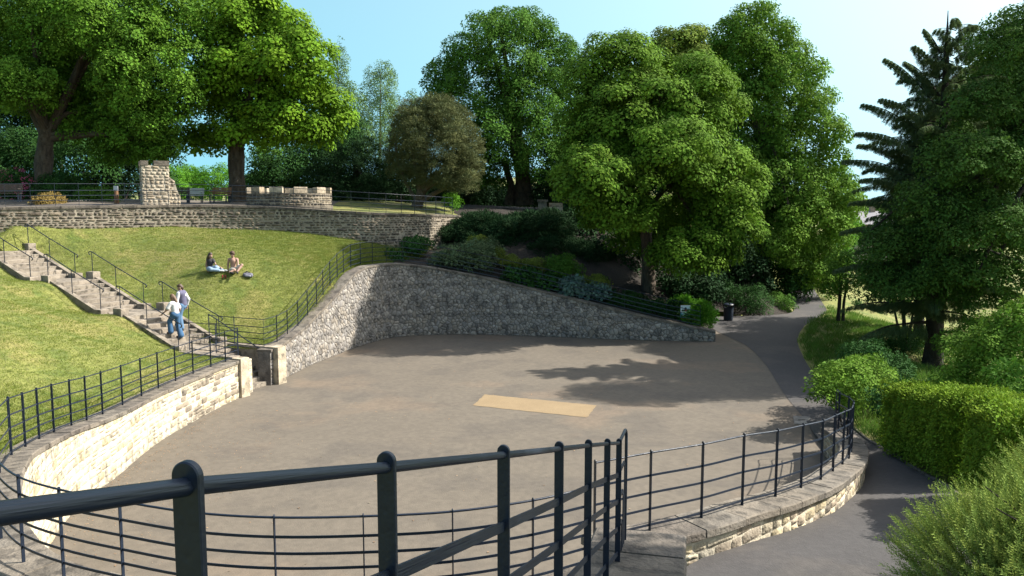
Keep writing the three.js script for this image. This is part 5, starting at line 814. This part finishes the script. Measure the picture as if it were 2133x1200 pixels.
// bones: [ax, ay, az, ra, bx, by, bz, rb]; meshed as one smooth skin
function skin(bones, res, k = 0.03) {
  let lo = [9, 9, 9], hi = [-9, -9, -9]; for (const b of bones) for (let i = 0; i < 3; i++) { lo[i] = Math.min(lo[i], b[i] - b[3], b[4 + i] - b[7]); hi[i] = Math.max(hi[i], b[i] + b[3], b[4 + i] + b[7]); }
  const c = lo.map((v, i) => (v + hi[i]) / 2), h = Math.max(...lo.map((v, i) => hi[i] - v)) / 2 * 1.12, mc = new MarchingCubes(res, new THREE.MeshStandardMaterial(), false, false, 400000); mc.isolation = 0;
  const half = res / 2; let n = 0;
  const pre = bones.map((b) => { const d = [b[4] - b[0], b[5] - b[1], b[6] - b[2]]; return [...b, ...d, d[0] * d[0] + d[1] * d[1] + d[2] * d[2] || 1e-9]; });
  for (let z = 0; z < res; z++) for (let y = 0; y < res; y++) for (let x = 0; x < res; x++, n++) {
    const px = c[0] + (x - half) / half * h, py = c[1] + (y - half) / half * h, pz = c[2] + (z - half) / half * h; let d = 9;
    for (const b of pre) { const t = clamp(((px - b[0]) * b[8] + (py - b[1]) * b[9] + (pz - b[2]) * b[10]) / b[11]), q = Math.hypot(px - b[0] - b[8] * t, py - b[1] - b[9] * t, pz - b[2] - b[10] * t) - lerp(b[3], b[7], t); if (q < d + k) d = d > 5 ? q : smin(d, q, k); }
    mc.field[n] = -d;
  }
  mc.update(); const cnt = mc.count, pos = new Float32Array(cnt * 3), nor = new Float32Array(cnt * 3);
  for (let i = 0; i < cnt; i++) for (let j = 0; j < 3; j++) { pos[i * 3 + j] = c[j] + mc.positionArray[i * 3 + j] * h; nor[i * 3 + j] = mc.normalArray[i * 3 + j]; }
  const g = new THREE.BufferGeometry(); g.setAttribute('position', new THREE.BufferAttribute(pos, 3)); g.setAttribute('normal', new THREE.BufferAttribute(nor, 3)); g.setAttribute('uv', new THREE.BufferAttribute(new Float32Array(cnt * 2), 2)); return g;
}
const SKIN = mat(lin(0.50, 0.30, 0.22), 0.6), cloth = (r, g, b) => mat(lin(r, g, b), 0.9, { bumpMap: grit2, bumpScale: 0.004 });
const J = (a, ra, b, rb) => [...a, ra, ...b, rb];
// five unequal fingers and a thumb from the side of the palm; w wrist, d forward along the hand, s towards the thumb
function hand(w, d, s) {
  const W = V(...w), D = V(...d).normalize(), Sd = V(...s); Sd.addScaledVector(D, -Sd.dot(D)).normalize(); const N = D.clone().cross(Sd), out = [], P = (a, b, c) => W.clone().addScaledVector(D, a).addScaledVector(Sd, b).addScaledVector(N, c).toArray();
  out.push(J(P(0, 0, 0), 0.024, P(0.085, 0.018, 0), 0.017), J(P(0.02, 0.0, 0), 0.022, P(0.08, -0.022, 0), 0.016));
  [[0.028, 0.07], [0.009, 0.078], [-0.010, 0.072], [-0.029, 0.056]].forEach(([b, l]) => { const k = P(0.088, b, 0), m = P(0.088 + l * 0.55, b, -0.012), e = P(0.088 + l * 0.95, b * 0.9, -0.036); out.push(J(k, 0.0095, m, 0.0085), J(m, 0.0085, e, 0.007)); });
  out.push(J(P(0.025, 0.026, 0), 0.012, P(0.06, 0.052, -0.008), 0.0095), J(P(0.06, 0.052, -0.008), 0.0095, P(0.088, 0.056, -0.018), 0.008)); return out;
}
const mir = (p) => [-p[0], p[1], p[2]];
function headBones(h, fwd) {                                            // h head centre, fwd unit facing
  const F = V(...fwd).normalize(), R = V(0, 1, 0).cross(F).normalize(), U = F.clone().cross(R), P = (r, u, f) => V(...h).addScaledVector(R, r).addScaledVector(U, u).addScaledVector(F, f).toArray();
  return { P, bones: [J(P(0, 0.035, -0.015), 0.082, P(0, -0.02, 0.01), 0.072), J(P(0, -0.05, 0.03), 0.056, P(0, -0.085, 0.045), 0.036), J(P(0, 0.0, 0.085), 0.012, P(0, -0.03, 0.1), 0.015), J(P(-0.078, -0.005, -0.005), 0.016, P(-0.08, -0.035, 0), 0.01), J(P(0.078, -0.005, -0.005), 0.016, P(0.08, -0.035, 0), 0.01)] };
}
function person(label, base, yaw, pose) {
  const o = thing('person', label, 'person', base); o.rotation.y = yaw;
  const add = (n, g, m, par = o) => { const q = shade(new THREE.Mesh(g, m)); q.name = n; par.add(q); return q; };
  const H = headBones(pose.head, pose.look), body = mergeGeometries([skin([...pose.body, J(pose.neck, 0.052, pose.head, 0.055), ...H.bones], pose.res ?? 100), ...pose.hands.map((hb) => skin(hb, 44, 0.008))]);
  add('body', body, SKIN);
  for (const s of [-1, 1]) { const e = new THREE.SphereGeometry(0.010, 8, 6); e.translate(...H.P(s * 0.033, 0.005, 0.073)); add('eye', e, mat(lin(0.03, 0.02, 0.02), 0.2)); }
  const m = new THREE.SphereGeometry(0.018, 8, 6); m.scale(1.2, 0.3, 0.5); m.translate(...H.P(0, -0.06, 0.082)); add('mouth', m, mat(lin(0.40, 0.14, 0.12), 0.5));
  for (const [n, bones, mm, k, res] of pose.wear) add(n, skin(bones, res ?? 84, k ?? 0.03), mm);
  add('hair', skin(pose.hair(H.P), 64, 0.02), pose.hairMat); return { o, add, P: H.P };
}
const grow = (bones, e) => bones.map((b) => { const c = b.slice(); c[3] += e; c[7] += e; return c; });
const YAW = Math.atan2(SU.x, SU.z);                                    // local +z turned to face up the stairs
const stepTop = (a) => { const [a0, a1, y0, y1, n] = FLIGHTS[1], i = Math.floor((a - a0) / ((a1 - a0) / n)); return a < a0 ? y0 : y0 + (i + 1) * (y1 - y0) / n; };
{
  // woman climbing, her hand on the lower handrail (local x towards her left, z forward)
  const torso = [J([0, 0.98, 0], 0.125, [0, 1.12, 0.02], 0.105), J([0, 1.12, 0.02], 0.105, [0, 1.30, 0.06], 0.125), J([-0.1, 1.34, 0.06], 0.07, [0.1, 1.34, 0.06], 0.07)];
  const armL = [J([0.16, 1.36, 0.06], 0.046, [0.26, 1.12, 0.14], 0.038), J([0.26, 1.12, 0.14], 0.036, [0.33, 0.95, 0.32], 0.024)], armR = [J([-0.16, 1.36, 0.06], 0.046, [-0.23, 1.10, 0.0], 0.038), J([-0.23, 1.10, 0.0], 0.036, [-0.22, 0.86, 0.08], 0.024)];
  const legs = [J([0.085, 0.93, 0], 0.098, [0.1, 0.66, 0.2], 0.068), J([0.1, 0.66, 0.2], 0.064, [0.1, 0.26, 0.16], 0.04), J([-0.085, 0.93, 0], 0.098, [-0.1, 0.5, 0.0], 0.066), J([-0.1, 0.5, 0.0], 0.062, [-0.1, 0.09, -0.14], 0.04), J([-0.1, 0.05, -0.15], 0.038, [-0.1, 0.03, 0.04], 0.03), J([0.1, 0.21, 0.14], 0.038, [0.1, 0.19, 0.32], 0.03)];
  const b = S(3.98, 0.52); b.y = stepTop(3.98 - 0.05);
  person('person in white top and wide blue jeans climbing the stairs, hand on the rail', b, YAW, {
    head: [0, 1.56, 0.13], neck: [0, 1.42, 0.07], look: [0.25, -0.35, 0.9], body: [...torso, ...armL, ...armR, ...legs],
    hands: [hand([0.33, 0.95, 0.32], [0.2, -0.55, 0.8], [-1, 0.2, 0]), hand([-0.22, 0.86, 0.08], [0, -1, 0.2], [0, 0, 1])],
    wear: [['top', [...grow(torso, 0.02), J([0.15, 1.35, 0.06], 0.07, [0.235, 1.18, 0.12], 0.072), J([-0.15, 1.35, 0.06], 0.07, [-0.22, 1.17, 0.02], 0.072)], cloth(0.86, 0.85, 0.86)], ['jeans', [J([0, 0.97, 0], 0.145, [0, 0.9, 0], 0.15), J([0.085, 0.93, 0], 0.115, [0.1, 0.66, 0.2], 0.088), J([0.1, 0.66, 0.2], 0.088, [0.1, 0.27, 0.16], 0.108), J([-0.085, 0.93, 0], 0.115, [-0.1, 0.5, 0.0], 0.088), J([-0.1, 0.5, 0.0], 0.088, [-0.1, 0.11, -0.14], 0.112)], cloth(0.055, 0.155, 0.31)], ['shoe', [J([-0.1, 0.05, -0.16], 0.045, [-0.1, 0.035, 0.07], 0.036)], cloth(0.25, 0.12, 0.07), 0.02, 40], ['shoe', [J([0.1, 0.21, 0.13], 0.045, [0.1, 0.195, 0.34], 0.036)], cloth(0.25, 0.12, 0.07), 0.02, 40]],
    hairMat: mat(lin(0.17, 0.095, 0.05), 0.6), hair: (P) => [J(P(0, 0.06, -0.03), 0.088, P(0, 0.0, -0.06), 0.082), J(P(0, -0.05, -0.075), 0.075, P(0.0, -0.2, -0.1), 0.055), J(P(-0.06, 0.02, -0.03), 0.045, P(-0.055, -0.15, -0.03), 0.03), J(P(0.06, 0.02, -0.03), 0.045, P(0.055, -0.15, -0.03), 0.03)],
  });
  const w = S(3.98, 0.52).addScaledVector(SU, 0.1).addScaledVector(SW, 0.24), bottle = new THREE.LatheGeometry([[0, 0], [0.033, 0], [0.035, 0.12], [0.03, 0.15], [0.014, 0.18], [0.014, 0.22], [0, 0.222]].map((q) => new THREE.Vector2(...q)), 14); bottle.translate(w.x, b.y + 0.63, w.z);
  single('bottle', bottle, new THREE.MeshPhysicalMaterial({ color: lin(0.02, 0.06, 0.05), roughness: 0.15, clearcoat: 0.5 }), 'small dark bottle held by the person in the white top', 'bottle');
}
{
  const torso = [J([0, 1.06, 0], 0.135, [0, 1.22, 0.01], 0.13), J([0, 1.22, 0.01], 0.13, [0, 1.42, 0.03], 0.15), J([-0.14, 1.49, 0.03], 0.08, [0.14, 1.49, 0.03], 0.08)];
  const armL = [J([0.2, 1.49, 0.03], 0.055, [0.26, 1.2, 0.08], 0.044), J([0.26, 1.2, 0.08], 0.042, [0.22, 0.98, 0.26], 0.028)], armR = [J([-0.2, 1.49, 0.03], 0.055, [-0.31, 1.21, -0.06], 0.044), J([-0.31, 1.21, -0.06], 0.042, [-0.33, 0.96, 0.02], 0.028)];
  const legs = [J([0.095, 1.02, 0], 0.1, [0.1, 0.6, 0.08], 0.07), J([0.1, 0.6, 0.08], 0.066, [0.1, 0.1, 0.0], 0.042), J([-0.095, 1.02, 0], 0.1, [-0.1, 0.7, 0.2], 0.07), J([-0.1, 0.7, 0.2], 0.066, [-0.1, 0.27, 0.2], 0.042), J([0.1, 0.05, -0.02], 0.042, [0.1, 0.035, 0.18], 0.034), J([-0.1, 0.215, 0.18], 0.042, [-0.1, 0.2, 0.38], 0.034)];
  const b = S(4.42, 1.3); b.y = stepTop(4.42);
  const sleeves = [J([0.2, 1.49, 0.03], 0.078, [0.26, 1.2, 0.08], 0.068), J([0.26, 1.2, 0.08], 0.066, [0.225, 1.0, 0.24], 0.05), J([-0.2, 1.49, 0.03], 0.078, [-0.31, 1.21, -0.06], 0.068), J([-0.31, 1.21, -0.06], 0.066, [-0.33, 0.99, 0.01], 0.05)];
  const { add } = person('person in slate top with white sleeves and pale jeans on the stairs, seen from behind', b, YAW + 0.25, {
    head: [0.01, 1.70, 0.08], neck: [0, 1.55, 0.04], look: [0.55, -0.25, 0.8], body: [...torso, ...armL, ...armR, ...legs], hands: [hand([0.22, 0.98, 0.26], [0, -0.6, 0.8], [-1, 0, 0.2]), hand([-0.33, 0.96, 0.02], [0, -1, 0.15], [0.2, 0, 1])],
    wear: [['sweatshirt', grow(torso, 0.028), cloth(0.15, 0.145, 0.24)], ['sleeves', sleeves, cloth(0.80, 0.80, 0.82)], ['jeans', [J([0, 1.04, 0], 0.148, [0, 0.98, 0], 0.15), J([0.095, 1.0, 0], 0.12, [0.1, 0.6, 0.08], 0.092), J([0.1, 0.6, 0.08], 0.09, [0.1, 0.12, 0.0], 0.082), J([-0.095, 1.0, 0], 0.12, [-0.1, 0.7, 0.2], 0.092), J([-0.1, 0.7, 0.2], 0.09, [-0.1, 0.29, 0.2], 0.082)], cloth(0.14, 0.27, 0.45)], ['shoe', [J([0.1, 0.05, -0.03], 0.05, [0.1, 0.04, 0.2], 0.042)], cloth(0.07, 0.07, 0.075), 0.02, 40], ['shoe', [J([-0.1, 0.215, 0.17], 0.05, [-0.1, 0.205, 0.4], 0.042)], cloth(0.07, 0.07, 0.075), 0.02, 40]],
    hairMat: mat(lin(0.10, 0.058, 0.034), 0.6), hair: (P) => [J(P(0, 0.065, -0.02), 0.088, P(0, 0.0, -0.055), 0.082), J(P(0, -0.04, -0.07), 0.06, P(0, -0.08, -0.07), 0.04), J(P(0, 0.085, 0.05), 0.05, P(0, 0.07, -0.02), 0.06)],
  });
  const e = new THREE.CylinderGeometry(0.05, 0.05, 0.012, 18); e.rotateX(Math.PI / 2); e.translate(0, 1.42, -0.152); add('emblem', e, cloth(0.8, 0.8, 0.8));
}
{
  // two people sitting on the lawn (local z faces the camera side)
  const gx = -13.5, gz = -35.4, g0 = V(gx, lawnTop(gx, gz) + 0.01, gz);
  const torso = [J([0, 0.13, 0], 0.12, [-0.02, 0.3, 0.0], 0.10), J([-0.02, 0.3, 0.0], 0.10, [0, 0.46, 0.04], 0.115), J([-0.09, 0.51, 0.04], 0.062, [0.09, 0.51, 0.04], 0.062)];
  const arms = [J([0.14, 0.52, 0.05], 0.042, [0.26, 0.32, 0.16], 0.036), J([0.26, 0.32, 0.16], 0.034, [0.44, 0.22, 0.24], 0.023), J([-0.14, 0.52, 0.03], 0.042, [-0.2, 0.28, -0.02], 0.036), J([-0.2, 0.28, -0.02], 0.034, [-0.14, 0.06, 0.08], 0.023)];
  const legs = [J([0.08, 0.12, 0.04], 0.095, [0.32, 0.2, 0.32], 0.07), J([0.32, 0.2, 0.32], 0.064, [0.55, 0.07, 0.12], 0.04), J([-0.06, 0.12, 0.06], 0.095, [0.12, 0.12, 0.42], 0.07), J([0.12, 0.12, 0.42], 0.064, [0.45, 0.07, 0.38], 0.04), J([0.55, 0.06, 0.12], 0.035, [0.70, 0.04, 0.14], 0.028), J([0.45, 0.06, 0.38], 0.035, [0.62, 0.04, 0.36], 0.028)];
  person('person with long dark hair in light blue jeans sitting on the lawn', g0, 0.1, {
    res: 84, head: [0.03, 0.71, 0.08], neck: [0, 0.57, 0.05], look: [0.8, -0.4, 0.5], body: [...torso, ...arms, ...legs], hands: [hand([0.44, 0.22, 0.24], [0.9, -0.3, 0.3], [0, 0, -1]), hand([-0.14, 0.06, 0.08], [0.6, -0.3, 0.7], [1, 0, -0.2])],
    wear: [['top', [...grow(torso, 0.018), J([0.13, 0.52, 0.05], 0.06, [0.19, 0.42, 0.1], 0.058)], cloth(0.055, 0.05, 0.055)], ['jeans', [J([0, 0.12, 0], 0.14, [0.02, 0.11, 0.03], 0.13), ...grow(legs.slice(0, 4), 0.022)], cloth(0.36, 0.50, 0.66)], ['shoe', [J([0.54, 0.065, 0.12], 0.042, [0.72, 0.045, 0.14], 0.035)], cloth(0.8, 0.8, 0.8), 0.02, 36], ['shoe', [J([0.44, 0.065, 0.38], 0.042, [0.64, 0.045, 0.36], 0.035)], cloth(0.8, 0.8, 0.8), 0.02, 36]],
    hairMat: mat(lin(0.045, 0.02, 0.015), 0.5), hair: (P) => [J(P(0, 0.06, -0.03), 0.088, P(0, 0.0, -0.06), 0.085), J(P(0, -0.05, -0.075), 0.078, P(0, -0.24, -0.11), 0.06), J(P(-0.07, 0.0, -0.03), 0.042, P(-0.07, -0.2, -0.02), 0.032), J(P(0.07, 0.0, -0.03), 0.042, P(0.07, -0.2, -0.02), 0.032)],
  });
  for (const [dx, dz, l] of [[0.66, 0.42, 'small red drink can on the lawn, nearer the person in light jeans'], [0.78, 0.38, 'small red drink can on the lawn, nearer the shirtless person']]) { const c = new THREE.LatheGeometry([[0, 0], [0.028, 0], [0.033, 0.012], [0.033, 0.13], [0.026, 0.148], [0.0, 0.146]].map((q) => new THREE.Vector2(...q)), 14); c.translate(gx + dx, lawnTop(gx + dx, gz + dz) + 0.01, gz + dz); single('drink_can', c, mat(lin(0.38, 0.03, 0.05), 0.35), l, 'can'); }
  const mx = -12.52, mz = -35.5, m0 = V(mx, lawnTop(mx, mz) + 0.01, mz);
  const t2 = [J([0, 0.14, 0], 0.13, [-0.01, 0.34, -0.03], 0.118), J([-0.01, 0.34, -0.03], 0.118, [0, 0.54, 0.0], 0.142), J([-0.13, 0.61, 0.0], 0.07, [0.13, 0.61, 0.0], 0.07)];
  const a2 = [J([-0.19, 0.61, 0], 0.05, [-0.25, 0.34, -0.06], 0.042), J([-0.25, 0.34, -0.06], 0.04, [-0.26, 0.06, -0.04], 0.028), J([0.19, 0.61, 0.0], 0.05, [0.24, 0.36, 0.12], 0.042), J([0.24, 0.36, 0.12], 0.04, [0.32, 0.2, 0.34], 0.028)];
  const l2 = [J([0.1, 0.12, 0.05], 0.1, [0.44, 0.36, 0.24], 0.07), J([0.44, 0.36, 0.24], 0.062, [0.30, 0.08, 0.50], 0.042), J([-0.06, 0.12, 0.08], 0.1, [0.18, 0.16, 0.48], 0.07), J([0.18, 0.16, 0.48], 0.062, [0.02, 0.07, 0.62], 0.042)];
  person('shirtless person with curly brown hair in cream shorts sitting on the lawn', m0, 0.05, {
    res: 90, head: [-0.01, 0.83, 0.06], neck: [0, 0.68, 0.0], look: [-0.25, -0.35, 0.9], body: [...t2, ...a2, ...l2, J([0.30, 0.07, 0.50], 0.036, [0.36, 0.04, 0.66], 0.03), J([0.02, 0.06, 0.62], 0.036, [0.16, 0.04, 0.72], 0.03)], hands: [hand([-0.26, 0.06, -0.04], [-0.2, -0.25, -0.9], [1, 0, 0]), hand([0.32, 0.2, 0.34], [0.3, -0.6, 0.6], [-1, 0.2, 0])],
    wear: [['shorts', [J([0, 0.13, 0.0], 0.15, [0.02, 0.12, 0.04], 0.14), J([0.1, 0.12, 0.05], 0.12, [0.34, 0.29, 0.19], 0.1), J([-0.06, 0.12, 0.08], 0.12, [0.11, 0.145, 0.36], 0.1)], cloth(0.70, 0.66, 0.56)], ['shoe', [J([0.30, 0.075, 0.49], 0.045, [0.37, 0.045, 0.68], 0.04)], cloth(0.03, 0.03, 0.032), 0.02, 36], ['shoe', [J([0.02, 0.065, 0.61], 0.045, [0.18, 0.045, 0.74], 0.04)], cloth(0.03, 0.03, 0.032), 0.02, 36]],
    hairMat: mat(lin(0.10, 0.05, 0.028), 0.7), hair: (P) => [J(P(0, 0.075, -0.02), 0.095, P(0, 0.02, -0.055), 0.09), J(P(0.05, 0.09, 0.04), 0.05, P(-0.05, 0.09, 0.04), 0.05), J(P(-0.075, 0.03, 0.0), 0.038, P(-0.075, 0.0, -0.02), 0.034), J(P(0.075, 0.03, 0.0), 0.038, P(0.075, 0.0, -0.02), 0.034)],
  });
  const bx = -11.85, bz = -35.45, by = lawnTop(bx, bz) + 0.01, bag = thing('backpack', 'grey backpack lying on the lawn beside the shirtless person', 'bag', V(bx, by, bz));
  const add = (n, bones, m) => { const q = shade(new THREE.Mesh(skin(bones, 48, 0.04), m)); q.name = n; bag.add(q); };
  add('body', [J([-0.14, 0.12, 0], 0.11, [0.12, 0.11, 0.02], 0.1), J([-0.1, 0.14, -0.08], 0.09, [0.1, 0.12, -0.08], 0.09)], cloth(0.22, 0.22, 0.28)); add('pocket', [J([-0.06, 0.1, 0.1], 0.06, [0.1, 0.09, 0.11], 0.055)], cloth(0.38, 0.38, 0.45)); add('strap', [J([-0.2, 0.2, 0.02], 0.018, [-0.05, 0.28, 0.0], 0.018), J([-0.05, 0.28, 0], 0.018, [0.14, 0.2, 0.0], 0.018)], cloth(0.05, 0.05, 0.055));
}
// scraps of dry leaf on the arena floor
{
  const r = rng(97), list = [], T = []; leaf(T, V(0, 0, 0), V(1, 0.1, 0).normalize(), V(0, 1, 0), 0.06, 0.035, 0.2);
  for (let i = 0; i < 2200; i++) { const e = r(), x = e < 0.85 ? -9.9 + Math.pow(r(), 2.4) * 3.2 : lerp(-8, 9, r()), z = e < 0.85 ? lerp(-26, -11, r()) : lerp(-38, -12, r()); list.push([V(x, 0.008, z), UP, e < 0.85 ? 0.25 + 0.6 * r() : 0.4 + 0.9 * r()]); }
  const g = new THREE.Group(); g.name = 'leaf_litter'; g.userData = { kind: 'stuff', label: 'scattered dry leaf scraps over the arena floor', category: 'litter' }; scene.add(g); scatter('scraps', soup(T, new Array(12).fill(0)), mat(lin(0.40, 0.27, 0.16), 0.9, { side: THREE.DoubleSide }), g, list, 98, 0.5, 0.2);
}
renderer.render(scene, camera);
